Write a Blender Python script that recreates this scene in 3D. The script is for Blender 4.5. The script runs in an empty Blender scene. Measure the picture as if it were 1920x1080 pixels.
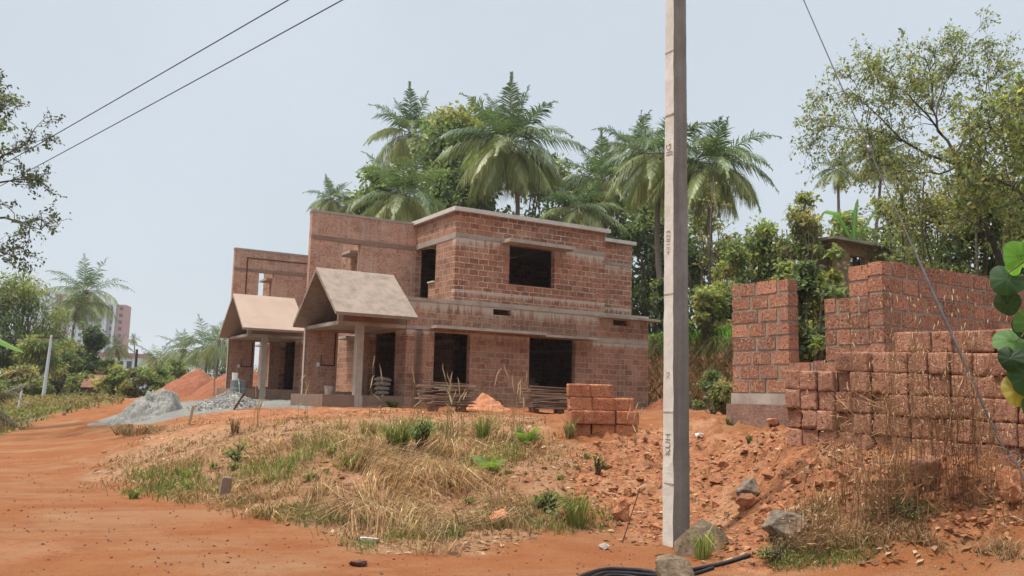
import bpy, bmesh, math, random
import numpy as np
from mathutils import Vector, Matrix, noise as mnoise

R = math.radians
random.seed(7)
scene = bpy.context.scene
COL = scene.collection

# ------------------------------------------------------------------ camera model
F_PX, PITCH, ROLL, YAW = 1595.5, 7.266, 1.356, 31.4
CAM = np.array([0.0, 0.0, 1.5])
_p, _r = R(PITCH), R(ROLL)
FW = np.array([0, math.cos(_p), math.sin(_p)])
_rt = np.array([1.0, 0, 0]); _up = np.cross(_rt, FW)
RT = _rt * math.cos(_r) + _up * math.sin(_r)
UP = _up * math.cos(_r) - _rt * math.sin(_r)

def at(px, py, Y):
    d = FW + RT * ((px - 960) / F_PX) + UP * ((540 - py) / F_PX)
    return CAM + d * (Y / d[1])

def proj(P):
    P = np.asarray(P, float) - CAM
    d = np.maximum(P @ FW, 0.05)
    return 960 + F_PX * (P @ RT) / d, 540 - F_PX * (P @ UP) / d

def hor(px):
    return 743.4 + (px - 960) * math.tan(_r)

_a = R(YAW)
UU = np.array([math.cos(_a), math.sin(_a), 0]); VV = np.array([-math.sin(_a), math.cos(_a), 0])
HO = np.array([-1.902, 27.82, 1.228])
def H(u, v, z=0):
    return HO + UU * u + VV * v + np.array([0, 0, z])

# ------------------------------------------------------------------ noise
def _hash(ix, iy, s):
    h = (ix.astype(np.int64) * 374761393 + iy.astype(np.int64) * 668265263 + s * 974711) & 0x7fffffff
    h = ((h ^ (h >> 13)) * 1274126177) & 0x7fffffff
    return ((h ^ (h >> 16)) & 0xffff) / 65535.0
def vnoise(x, y, s=0):
    x = np.asarray(x, float); y = np.asarray(y, float)
    ix = np.floor(x); iy = np.floor(y); fx = x - ix; fy = y - iy
    fx = fx * fx * (3 - 2 * fx); fy = fy * fy * (3 - 2 * fy)
    a = _hash(ix, iy, s); b = _hash(ix + 1, iy, s); c = _hash(ix, iy + 1, s); d = _hash(ix + 1, iy + 1, s)
    return (a * (1 - fx) + b * fx) * (1 - fy) + (c * (1 - fx) + d * fx) * fy
def fbm(x, y, o=4, s=0):
    t = 0; am = .5; n = 0
    for i in range(o):
        t = t + am * vnoise(np.asarray(x) * 2 ** i, np.asarray(y) * 2 ** i, s + i); n += am; am *= .5
    return t / n
def sstep(a, b, x):
    t = np.clip((np.asarray(x, float) - a) / (b - a), 0, 1); return t * t * (3 - 2 * t)

def poly_sd(poly, px, py):
    """signed distance to polygon (positive inside), numpy"""
    px = np.asarray(px, float); py = np.asarray(py, float)
    n = len(poly); d = np.full(px.shape, 1e9); ins = np.zeros(px.shape, bool)
    for i in range(n):
        x0, y0 = poly[i]; x1, y1 = poly[(i + 1) % n]
        ex, ey = x1 - x0, y1 - y0
        t = np.clip(((px - x0) * ex + (py - y0) * ey) / (ex * ex + ey * ey), 0, 1)
        d = np.minimum(d, np.hypot(px - x0 - t * ex, py - y0 - t * ey))
        c = ((y0 > py) != (y1 > py)) & (px < (x1 - x0) * (py - y0) / (y1 - y0 + 1e-12) + x0)
        ins ^= c
    return np.where(ins, d, -d)

# ------------------------------------------------------------------ terrain
_ctl = []
def cz(px, py, z): 
    Y = (1.5 - z) * F_PX / (py - hor(px)); _ctl.append((px, Y, z))
for q in [(0,1080,0),(300,1080,0),(600,1080,0),(900,1075,0),(0,950,0),(200,1000,0),(400,1020,0),(700,1035,0),(500,972,0),
          (900,1032,0),(300,930,0),(180,900,.02),(0,880,0),(1100,1040,0),(1268,1012,0),(1200,1080,0),(1500,1080,0),(0,830,0),
          (100,800,0.02),(50,770,.12),(200,850,.15),(120,830,.05),(300,795,.5),(200,800,.25),(400,840,.5),(300,860,.2),(400,900,.12),
          (480,930,.1),(450,790,.85),(600,800,.85),(600,870,.5),(600,950,.1),(750,790,.95),(750,860,.55),(750,960,.1),
          (900,800,.9),(900,870,.5),(900,960,.12),(1050,815,.85),(1050,880,.5),(1050,960,.15),(1130,818,.85),(1250,850,.68),
          (1250,930,.3),(1350,800,1.0),(1350,850,.75),(1350,920,.4),(1350,990,.1),(1480,828,1.05),(1480,900,.67),(1480,960,.4),
          (1480,1020,.14),(1830,865,.97),(1800,960,.55),(1800,1080,.08),(1910,960,.6),(1620,1080,.05),(1620,950,.5),(1376,795,1.14),
          (900,770,1.05),(700,775,1.02),(1000,780,1.0),(1200,790,1.0),(250,780,.65),(330,770,.85),(450,765,.97),(230,748,.9),
          (380,747,1.1),(85,745,.5),(0,770,.1),(0,745,.6),(150,780,.3)]:
    cz(*q)
def cxyz(P): _ctl.append((960 + F_PX * P[0] / P[1], P[1], P[2]))
for uvz in [(-4,0,-.16),(-4,3,-.16),(0,0,-.1),(4,0,-.1),(8,0,-.1),(9,3,-.1),(0,8,-.1),(8,8,-.1),(-4,12,-.1),(-2,16,-.1),(3,20,-.1)]:
    cxyz(H(*uvz))
for px in (-600, 0, 400, 900, 1400, 1900, 2500):
    _ctl.append((px, 110, 1.0)); 
for px in (-600, -250):
    _ctl += [(px, 12, 0.1), (px, 25, .3), (px, 7, 0)]
for px in (2300, 2700):
    _ctl += [(px, 6.5, .2), (px, 8.5, .9), (px, 14, 1.3), (px, 25, 1.3)]
for px in (-600, 400, 1400, 2400): _ctl.append((px, 4.0, 0.0))
_c = np.array(_ctl)
_cx = (_c[:, 0] - 960) / F_PX; _cy = np.log(_c[:, 1]); _cv = _c[:, 2]
def _k(r2): return np.where(r2 > 1e-12, r2 * np.log(np.maximum(r2, 1e-12)), 0)
_n = len(_cx)
_K = _k((_cx[:, None] - _cx[None]) ** 2 + (_cy[:, None] - _cy[None]) ** 2) + 0.004 * np.eye(_n)
_P = np.stack([np.ones(_n), _cx, _cy], 1)
_M = np.block([[_K, _P], [_P.T, np.zeros((3, 3))]])
_W = np.linalg.solve(_M, np.concatenate([_cv, np.zeros(3)]))
def G(x, y, detail=True):
    x = np.atleast_1d(np.asarray(x, float)); y = np.atleast_1d(np.asarray(y, float))
    yy = np.clip(y, 4.0, 110.0); aa = np.clip(x / np.maximum(yy, 4), -1.0, 1.05); ly = np.log(yy)
    out = np.empty_like(aa)
    for i in range(0, len(aa), 20000):
        s = slice(i, i + 20000)
        k = _k((aa[s, None] - _cx[None]) ** 2 + (ly[s, None] - _cy[None]) ** 2)
        out[s] = k @ _W[:_n] + _W[_n] + _W[_n + 1] * aa[s] + _W[_n + 2] * ly[s]
    out = np.clip(out, -.05, 1.5)
    # raised terrace behind and to the right
    d1 = (x - 6.4) * .926 + (y - 36) * .378
    d2 = (x - 4) * .25 + (y - 46) * .97
    d = np.maximum(d1, d2) + 1.2 * (fbm(x * .5, y * .5, 3, 5) - .5)
    on = sstep(-6, 2, x + .12 * (y - 40))
    out = out + on * (2.95 * sstep(0, 1.6, d) + np.clip(.05 * d, 0, 2.5))
    far = sstep(150, 700, y)
    out = out * (1 - far)
    if detail:
        lump = (fbm(x * 1.7, y * 1.7, 4, 11) - .5) * .16 + (fbm(x * 6, y * 6, 3, 17) - .5) * .07
        rough = sstep(.04, .35, out) * (1 - sstep(60, 120, y))
        cl = np.maximum(0, fbm(x * 3.1, y * 3.1, 4, 61) - .52) * .55 + np.maximum(0, fbm(x * 8.5, y * 8.5, 3, 67) - .55) * .22 - .02
        out = out + cl * sstep(.2, .5, out) * sstep(.8, 2.2, x + .03 * y) * (1 - sstep(15, 20, y))
        out = out + lump * rough + (fbm(x * .8, y * .8, 3, 23) - .5) * .04 + (fbm(x * 7, y * 7, 3, 29) - .5) * .012
    return out
def g1(x, y): return float(G([x], [y])[0])
def gpx(px, py, y0=5.0, y1=140.0):
    """ground point seen at a pixel of the photograph"""
    ys = np.exp(np.linspace(math.log(y0), math.log(y1), 700))
    d = FW + RT * ((px - 960) / F_PX) + UP * ((540 - py) / F_PX)
    P = CAM[None] + d[None] * (ys / d[1])[:, None]
    z = G(P[:, 0], P[:, 1])
    below = np.nonzero(P[:, 2] < z)[0]
    i = below[0] if len(below) else len(ys) - 1
    return np.array([P[i, 0], P[i, 1], z[i]])

# ------------------------------------------------------------------ scene helpers
def tag(o, label=None, cat=None, group=None, kind=None):
    if label: o['label'] = label
    if cat: o['category'] = cat
    if group: o['group'] = group
    if kind: o['kind'] = kind
    return o
def empty(name, loc=(0, 0, 0), rz=0.0):
    o = bpy.data.objects.new(name, None); COL.objects.link(o)
    o.location = loc; o.rotation_euler = (0, 0, rz); o.empty_display_size = .2
    return o
def np_mesh(name, V, Q, mat, parent=None, col=None, uv=None, smooth=False, T=None):
    """V (n,3); Q (m,4) quads; T (k,3) tris; col (n,3) per vertex; uv per loop"""
    V = np.asarray(V, np.float32); me = bpy.data.meshes.new(name)
    Q = np.zeros((0, 4), np.int32) if Q is None else np.asarray(Q, np.int32)
    T = np.zeros((0, 3), np.int32) if T is None else np.asarray(T, np.int32)
    nl = Q.size + T.size
    me.vertices.add(len(V)); me.vertices.foreach_set('co', V.ravel())
    me.loops.add(nl); me.loops.foreach_set('vertex_index', np.concatenate([Q.ravel(), T.ravel()]))
    me.polygons.add(len(Q) + len(T))
    st = np.concatenate([np.arange(len(Q)) * 4, Q.size + np.arange(len(T)) * 3]).astype(np.int32)
    me.polygons.foreach_set('loop_start', st)
    if uv is not None:
        l = me.uv_layers.new(name='UVMap'); l.data.foreach_set('uv', np.asarray(uv, np.float32).ravel())
    if col is not None:
        c = np.ones((len(V), 4), np.float32); c[:, :np.shape(col)[1]] = col
        at_ = me.color_attributes.new('col', 'FLOAT_COLOR', 'POINT'); at_.data.foreach_set('color', c.ravel())
    me.update(calc_edges=True); me.validate()
    if smooth: me.polygons.foreach_set('use_smooth', np.ones(len(me.polygons), bool))
    else: me.shade_flat()
    me.materials.append(mat)
    o = bpy.data.objects.new(name, me); COL.objects.link(o)
    if parent is not None: o.parent = parent
    return o
def copy_tree(o, parent=None):
    c = o.copy(); COL.objects.link(c); c.parent = parent
    for ch in list(o.children): copy_tree(ch, c)
    return c

class MB:
    """collects boxes, prisms and tubes into one mesh, uv in metres"""
    def __init__(s): s.v = []; s.f = []; s.uv = []
    def face(s, pts, uvs=None):
        i = len(s.v); s.v += [tuple(p) for p in pts]; s.f.append(list(range(i, i + len(pts))))
        if uvs is None:
            p = [Vector(q) for q in pts]; n = (p[1] - p[0]).cross(p[2] - p[0])
            ax = max(range(3), key=lambda k: abs(n[k]))
            uvs = [((q[1], q[2]) if ax == 0 else (q[0], q[2]) if ax == 1 else (q[0], q[1])) for q in pts]
        s.uv += uvs
    def box(s, x0, x1, y0, y1, z0, z1, M=None):
        c = [(x0,y0,z0),(x1,y0,z0),(x1,y1,z0),(x0,y1,z0),(x0,y0,z1),(x1,y0,z1),(x1,y1,z1),(x0,y1,z1)]
        for f in ((0,3,2,1),(4,5,6,7),(0,1,5,4),(1,2,6,5),(2,3,7,6),(3,0,4,7)):
            pts = [c[k] for k in f]
            n0 = len(s.v); s.face(pts)
            if M is not None:
                for k in range(n0, len(s.v)): s.v[k] = tuple(M @ Vector(s.v[k]))
    def wall(s, axis, a0, a1, b0, b1, z0, z1, holes=()):
        """wall running along axis ('x' or 'y') from a0 to a1, thickness b0..b1, with rectangular holes (a0,a1,z0,z1)"""
        A = sorted({a0, a1, *[h[0] for h in holes], *[h[1] for h in holes]}); A = [a for a in A if a0 <= a <= a1]
        Z = sorted({z0, z1, *[h[2] for h in holes], *[h[3] for h in holes]}); Z = [z for z in Z if z0 <= z <= z1]
        def solid(i, j):
            if i < 0 or j < 0 or i >= len(A) - 1 or j >= len(Z) - 1: return False
            ca = (A[i] + A[i + 1]) / 2; cz_ = (Z[j] + Z[j + 1]) / 2
            return not any(h[0] < ca < h[1] and h[2] < cz_ < h[3] for h in holes)
        def P(a, b, z): return (a, b, z) if axis == 'x' else (b, a, z)
        for i in range(len(A) - 1):
            for j in range(len(Z) - 1):
                if not solid(i, j): continue
                p, q, lo, hi = A[i], A[i + 1], Z[j], Z[j + 1]
                s.face([P(p,b0,lo),P(q,b0,lo),P(q,b0,hi),P(p,b0,hi)])
                s.face([P(q,b1,lo),P(p,b1,lo),P(p,b1,hi),P(q,b1,hi)])
                if not solid(i - 1, j): s.face([P(p,b1,lo),P(p,b0,lo),P(p,b0,hi),P(p,b1,hi)])
                if not solid(i + 1, j): s.face([P(q,b0,lo),P(q,b1,lo),P(q,b1,hi),P(q,b0,hi)])
                if not solid(i, j - 1): s.face([P(p,b1,lo),P(q,b1,lo),P(q,b0,lo),P(p,b0,lo)])
                if not solid(i, j + 1): s.face([P(p,b0,hi),P(q,b0,hi),P(q,b1,hi),P(p,b1,hi)])
    def prism(s, prof, x0, x1):
        """profile of (y,z) points extruded along x"""
        n = len(prof)
        s.face([(x0, y, z) for y, z in prof]); s.face([(x1, y, z) for y, z in reversed(prof)])
        for i in range(n):
            (ya, za), (yb, zb) = prof[i], prof[(i + 1) % n]; L = math.hypot(yb - ya, zb - za)
            s.face([(x0,ya,za),(x1,ya,za),(x1,yb,zb),(x0,yb,zb)], [(x0,0),(x1,0),(x1,L),(x0,L)])
    def tube(s, pts, r, n=8, cap=True):
        pts = [Vector(p) for p in pts]; rs = r if isinstance(r, (list, tuple)) else [r] * len(pts)
        rings = []; ref = None
        for i, p in enumerate(pts):
            t = (pts[min(i + 1, len(pts) - 1)] - pts[max(i - 1, 0)]).normalized()
            if ref is None: ref = t.orthogonal().normalized()
            ref = (ref - t * ref.dot(t)); ref = ref.normalized() if ref.length > 1e-6 else t.orthogonal().normalized()
            b = t.cross(ref)
            rings.append([p + (ref * math.cos(2 * math.pi * k / n) + b * math.sin(2 * math.pi * k / n)) * rs[i] for k in range(n)])
        for i in range(len(rings) - 1):
            for k in range(n):
                m = (k + 1) % n
                s.face([rings[i][k], rings[i][m], rings[i + 1][m], rings[i + 1][k]])
        if cap:
            s.face(list(reversed(rings[0]))); s.face(rings[-1])
    def build(s, name, mat, parent=None, merge=False, smooth=False, bevel=0):
        me = bpy.data.meshes.new(name); me.from_pydata(s.v, [], s.f)
        l = me.uv_layers.new(name='UVMap')
        l.data.foreach_set('uv', np.array(s.uv, np.float32).ravel())
        if merge or bevel:
            bm = bmesh.new(); bm.from_mesh(me); bmesh.ops.remove_doubles(bm, verts=bm.verts, dist=1e-5)
            if bevel:
                bmesh.ops.bevel(bm, geom=[e for e in bm.edges if e.calc_face_angle(0) > .6], offset=bevel, segments=2, affect='EDGES', clamp_overlap=True)
            bm.to_mesh(me); bm.free()
        if smooth:
            me.polygons.foreach_set('use_smooth', np.ones(len(me.polygons), bool))
        me.materials.append(mat)
        o = bpy.data.objects.new(name, me); COL.objects.link(o)
        if parent is not None: o.parent = parent
        return o

# ------------------------------------------------------------------ materials
class NT:
    def __init__(s, name):
        m = bpy.data.materials.new(name); m.use_nodes = True; s.m = m; s.t = m.node_tree
        s.b = s.t.nodes['Principled BSDF']; s.out = s.t.nodes['Material Output']
        s.b.inputs['Roughness'].default_value = .9
        s.b.inputs['Specular IOR Level'].default_value = .25
    def n(s, ty, **kw):
        n = s.t.nodes.new(ty)
        for k, v in kw.items():
            if k in ('inp',):
                for kk, vv in v.items(): s.set(n, kk, vv)
            else: setattr(n, k, v)
        return n
    def set(s, n, k, v):
        i = n.inputs[k]
        if hasattr(v, 'node') or isinstance(v, bpy.types.NodeSocket): s.t.links.new(v, i)
        else: i.default_value = v
    def link(s, a, b): s.t.links.new(a, b)
    def noise(s, scale, detail=4, rough=.55, vec=None, out='Fac', dist=0):
        n = s.n('ShaderNodeTexNoise'); n.inputs['Scale'].default_value = scale; n.inputs['Detail'].default_value = detail
        n.inputs['Roughness'].default_value = rough; n.inputs['Distortion'].default_value = dist
        if vec is not None: s.link(vec, n.inputs['Vector'])
        return n.outputs[out]
    def ramp(s, fac, stops):
        n = s.n('ShaderNodeValToRGB'); s.link(fac, n.inputs['Fac']); e = n.color_ramp.elements
        while len(e) > 1: e.remove(e[-1])
        e[0].position = stops[0][0]; e[0].color = col4(stops[0][1])
        for p, c in stops[1:]:
            x = e.new(p); x.color = col4(c)
        return n.outputs['Color']
    def mix(s, f, a, b, mode='MIX'):
        n = s.n('ShaderNodeMix', data_type='RGBA', blend_type=mode)
        for idx, v in ((0, f), (6, a), (7, b)):
            if isinstance(v, bpy.types.NodeSocket): s.link(v, n.inputs[idx])
            elif idx == 0: n.inputs[0].default_value = v
            else: n.inputs[idx].default_value = col4(v)
        return n.outputs[2]
    def math(s, op, a, b=0.0, c=None):
        n = s.n('ShaderNodeMath', operation=op)
        for i, v in enumerate((a, b) if c is None else (a, b, c)):
            if isinstance(v, bpy.types.NodeSocket): s.link(v, n.inputs[i])
            else: n.inputs[i].default_value = v
        return n.outputs[0]
    def bump(s, h, strength=.4, dist=.02):
        n = s.n('ShaderNodeBump'); n.inputs['Strength'].default_value = strength; n.inputs['Distance'].default_value = dist
        s.link(h, n.inputs['Height']); s.link(n.outputs['Normal'], s.b.inputs['Normal'])
    def base(s, c):
        if isinstance(c, bpy.types.NodeSocket): s.link(c, s.b.inputs['Base Color'])
        else: s.b.inputs['Base Color'].default_value = col4(c)
    def coord(s, which='Object'):
        return s.n('ShaderNodeTexCoord').outputs[which]
def col4(c):
    if isinstance(c, (int, float)): return (c, c, c, 1)
    return tuple(c) if len(c) == 4 else (*c, 1)

def mat_laterite_wall(name, c1, c2, mortar, msize=.016, row=.195, width=.37, streak=.0, fleck=.4, runs=(), stain=None):
    t = NT(name); uv = t.coord('UV'); ob = t.coord('Object')
    nv = t.n('ShaderNodeTexNoise'); nv.inputs['Scale'].default_value = 5.5; nv.inputs['Detail'].default_value = 3; t.link(uv, nv.inputs['Vector'])
    vm = t.n('ShaderNodeVectorMath', operation='MULTIPLY_ADD'); t.link(nv.outputs['Color'], vm.inputs[0]); vm.inputs[1].default_value = (.055, .045, 0); t.link(uv, vm.inputs[2])
    br = t.n('ShaderNodeTexBrick'); t.link(vm.outputs[0], br.inputs['Vector'])
    for k, v in (('Color1', c1), ('Color2', c2), ('Mortar', mortar)): br.inputs[k].default_value = col4(v)
    br.inputs['Scale'].default_value = 1; br.inputs['Mortar Size'].default_value = msize; br.inputs['Mortar Smooth'].default_value = .25
    br.inputs['Bias'].default_value = 0.0; br.inputs['Brick Width'].default_value = width; br.inputs['Row Height'].default_value = row
    c = br.outputs['Color']
    c = t.mix(t.math('MULTIPLY', br.outputs['Fac'], t.ramp(t.noise(2.3, 4, .65, ob), [(.40, .85), (.60, 0)])), c, c2)
    fl = t.noise(10, 4, .7, uv); pit = t.noise(15, 3, .65, ob)
    solid = t.math('SUBTRACT', 1.0, br.outputs['Fac'])
    f1 = t.math('MULTIPLY', t.ramp(fl, [(.5, 0), (.62, 1)]), fleck)
    c = t.mix(t.math('MULTIPLY', f1, solid), c, tuple(min(1, v * f) for v, f in zip(c1, (1.75, 2.1, 2.3))))
    f2 = t.math('MULTIPLY', t.ramp(pit, [(.34, 1), (.46, 0)]), .75)
    c = t.mix(f2, c, tuple(v * .33 for v in c1))
    # mortar smears over the blocks, weather stains, runs of cement below the bands
    sm = t.math('MULTIPLY', t.ramp(t.noise(1.6, 5, .65, ob), [(.5, 0), (.72, 1)]), .38)
    c = t.mix(sm, c, mortar)
    lg = t.ramp(t.noise(.55, 4, .6, ob), [(.3, (.72, .70, .70)), (.52, (1, 1, 1)), (.75, (1.18, 1.12, 1.08))])
    c = t.mix(.8, c, lg, 'MULTIPLY')
    if streak:
        mp = t.n('ShaderNodeMapping'); t.link(uv, mp.inputs['Vector']); mp.inputs['Scale'].default_value = (5, .35, 1)
        st = t.math('MULTIPLY', t.ramp(t.noise(1.6, 4, .6, mp.outputs[0]), [(.48, 0), (.66, 1)]), streak)
        c = t.mix(st, c, mortar)
    if runs or stain:
        sx = t.n('ShaderNodeSeparateXYZ'); t.link(uv, sx.inputs[0])
        mp = t.n('ShaderNodeMapping'); t.link(uv, mp.inputs['Vector']); mp.inputs['Scale'].default_value = (7, .5, 1)
        dr = t.noise(1.0, 4, .65, mp.outputs[0])
    for zt_, ln_ in runs:      # cement slurry that ran down below a cast band
        q = t.math('DIVIDE', t.math('SUBTRACT', zt_, sx.outputs[1]), ln_)
        band = t.math('MULTIPLY', t.math('GREATER_THAN', q, 0.0), t.math('SUBTRACT', 1.0, q)); band.node.use_clamp = True
        c = t.mix(t.math('MULTIPLY', t.ramp(t.math('ADD', dr, t.math('MULTIPLY', band, .32)), [(.62, 0), (.76, 1)]), t.math('MULTIPLY', band, .95)), c, (.52, .43, .35))
    if stain:                  # dark damp streak
        d_ = t.math('ABSOLUTE', t.math('SUBTRACT', t.math('ADD', sx.outputs[0], t.math('MULTIPLY', dr, .25)), stain))
        c = t.mix(t.math('MULTIPLY', t.ramp(d_, [(.06, 1), (.2, 0)]), t.math('MULTIPLY', t.math('LESS_THAN', sx.outputs[1], 2.34), .7)), c, (.06, .038, .03))
    t.base(c)
    h = t.math('ADD', t.math('MULTIPLY', solid, .6), t.math('MULTIPLY', pit, .9)); t.bump(h, .75, .03)
    t.b.inputs['Roughness'].default_value = .95
    return t.m

def mat_block(name, c1, c2):
    """loose laterite block: pitted, each block its own shade"""
    t = NT(name); oi = t.n('ShaderNodeObjectInfo'); ob = t.coord('Object')
    vm = t.n('ShaderNodeVectorMath', operation='ADD'); t.link(ob, vm.inputs[0]); t.link(oi.outputs['Location'], vm.inputs[1]); v = vm.outputs[0]
    c = t.mix(oi.outputs['Random'], c1, c2)
    c = t.mix(t.math('MULTIPLY', t.ramp(t.noise(9, 4, .6, v), [(.42, 0), (.66, 1)]), .5), c, tuple(x * f for x, f in zip(c1, (1.35, 1.5, 1.5))))
    pt = t.noise(30, 4, .7, v, dist=.6)
    c = t.mix(t.math('MULTIPLY', t.ramp(pt, [(.36, 1), (.47, 0)]), .85), c, tuple(x * .28 for x in c1))
    c = t.mix(t.math('MULTIPLY', t.ramp(t.noise(24, 3, .6, v, dist=.4), [(.54, 0), (.63, 1)]), .55), c, (.50, .33, .22))
    c = t.mix(t.math('MULTIPLY', t.ramp(t.noise(2.2, 3, .6, v), [(.5, 0), (.75, 1)]), .4), c, (.13, .075, .06))
    t.base(c); t.bump(t.math('ADD', pt, t.noise(80, 2, .6, v)), .9, .025)
    t.b.inputs['Roughness'].default_value = .95
    return t.m

def mat_blockwall(name):
    t = NT(name); a = t.n('ShaderNodeAttribute', attribute_name='col'); v = t.coord('Object'); c = a.outputs['Color']
    pt = t.noise(30, 4, .7, v, dist=.6)
    c = t.mix(t.math('MULTIPLY', t.ramp(t.noise(26, 3, .65, v, dist=.5), [(.5, 0), (.6, 1)]), .75), c, (.52, .34, .22))
    c = t.mix(t.math('MULTIPLY', t.ramp(pt, [(.38, 1), (.47, 0)]), .9), c, (.07, .032, .022))
    c = t.mix(t.math('MULTIPLY', t.ramp(t.noise(3.2, 5, .65, v), [(.52, 0), (.68, 1)]), .5), c, (.25, .19, .165))
    c = t.mix(.6, c, t.ramp(t.noise(.9, 3, .6, v), [(.3, (.7, .68, .68)), (.7, (1.15, 1.1, 1.08))]), 'MULTIPLY')
    t.base(c); t.bump(t.math('ADD', pt, t.noise(80, 2, .6, v)), .9, .022); t.b.inputs['Roughness'].default_value = .95
    return t.m
def mat_concrete(name, c, dark, amt=.5, scale=1.5, streaks=0.0, warm=None):
    t = NT(name); ob = t.coord('Object')
    k = t.mix(t.math('MULTIPLY', t.ramp(t.noise(scale, 6, .65, ob), [(.42, 0), (.7, 1)]), amt), c, dark)
    k = t.mix(t.math('MULTIPLY', t.ramp(t.noise(scale * 9, 4, .7, ob), [(.5, 0), (.7, 1)]), amt * .5), k, dark)
    if warm: k = t.mix(t.math('MULTIPLY', t.ramp(t.noise(scale * .6, 4, .6, ob, dist=1.0), [(.45, 0), (.65, 1)]), .7), k, warm)
    if streaks:
        mp = t.n('ShaderNodeMapping'); t.link(ob, mp.inputs['Vector']); mp.inputs['Scale'].default_value = (14, 14, .5)
        k = t.mix(t.math('MULTIPLY', t.ramp(t.noise(1, 4, .6, mp.outputs[0]), [(.45, 0), (.65, 1)]), streaks), k, dark)
    t.base(k); t.bump(t.math('ADD', t.noise(18, 5, .7, ob), t.noise(90, 2, .5, ob)), .45, .012)
    return t.m

def mat_foliage(name, transl=.45, rough=.55, spec=.3):
    t = NT(name); a = t.n('ShaderNodeAttribute', attribute_name='col')
    c = t.mix(.35, a.outputs['Color'], t.ramp(t.noise(.9, 3, .6, t.coord('Object')), [(.3, (.6, .65, .6)), (.7, (1.3, 1.25, 1.2))]), 'MULTIPLY')
    t.base(c); t.b.inputs['Roughness'].default_value = rough; t.b.inputs['Specular IOR Level'].default_value = spec
    tr = t.n('ShaderNodeBsdfTranslucent'); t.link(t.mix(1.0, c, (1.6, 1.65, .9), 'MULTIPLY'), tr.inputs['Color'])
    mx = t.n('ShaderNodeMixShader'); mx.inputs[0].default_value = transl
    t.link(t.b.outputs[0], mx.inputs[1]); t.link(tr.outputs[0], mx.inputs[2]); t.link(mx.outputs[0], t.out.inputs['Surface'])
    return t.m

def mat_plain(name, c, rough=.8, var=.25, scale=6, bump=.2, metal=0, dark=None, bumpd=.01):
    t = NT(name); ob = t.coord('Object')
    k = t.mix(t.math('MULTIPLY', t.ramp(t.noise(scale, 5, .6, ob), [(.38, 0), (.7, 1)]), 1.0), c, dark or tuple(x * (1 - var) for x in c))
    t.base(k); t.b.inputs['Roughness'].default_value = rough; t.b.inputs['Metallic'].default_value = metal
    if bump: t.bump(t.noise(scale * 5, 4, .6, ob), bump, bumpd)
    return t.m

def mat_wood(name, c, dark):
    t = NT(name); ob = t.coord('Object'); oi = t.n('ShaderNodeObjectInfo')
    mp = t.n('ShaderNodeMapping'); t.link(ob, mp.inputs['Vector']); mp.inputs['Scale'].default_value = (.7, 14, 14)
    k = t.mix(t.ramp(t.noise(2.0, 5, .65, mp.outputs[0]), [(.35, 0), (.7, 1)]), c, dark)
    k = t.mix(t.math('MULTIPLY', oi.outputs['Random'], .6), k, tuple(x * .45 for x in dark))
    t.base(k); t.bump(t.noise(4, 4, .6, mp.outputs[0]), .3, .01); return t.m

def mat_rock(name, c, c2, moss=None):
    t = NT(name); ob = t.coord('Object'); n = t.noise(4, 6, .7, ob, dist=.5)
    k = t.mix(t.ramp(n, [(.38, 0), (.62, 1)]), c, c2)
    k = t.mix(t.math('MULTIPLY', t.ramp(t.noise(22, 4, .7, ob), [(.5, 0), (.62, 1)]), .5), k, tuple(x * .4 for x in c))
    if moss: k = t.mix(t.math('MULTIPLY', t.ramp(t.noise(2.2, 4, .6, ob), [(.52, 0), (.66, 1)]), .8), k, moss)
    t.base(k); t.bump(t.math('ADD', n, t.math('MULTIPLY', t.noise(30, 4, .7, ob), .5)), .9, .03); return t.m

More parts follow.
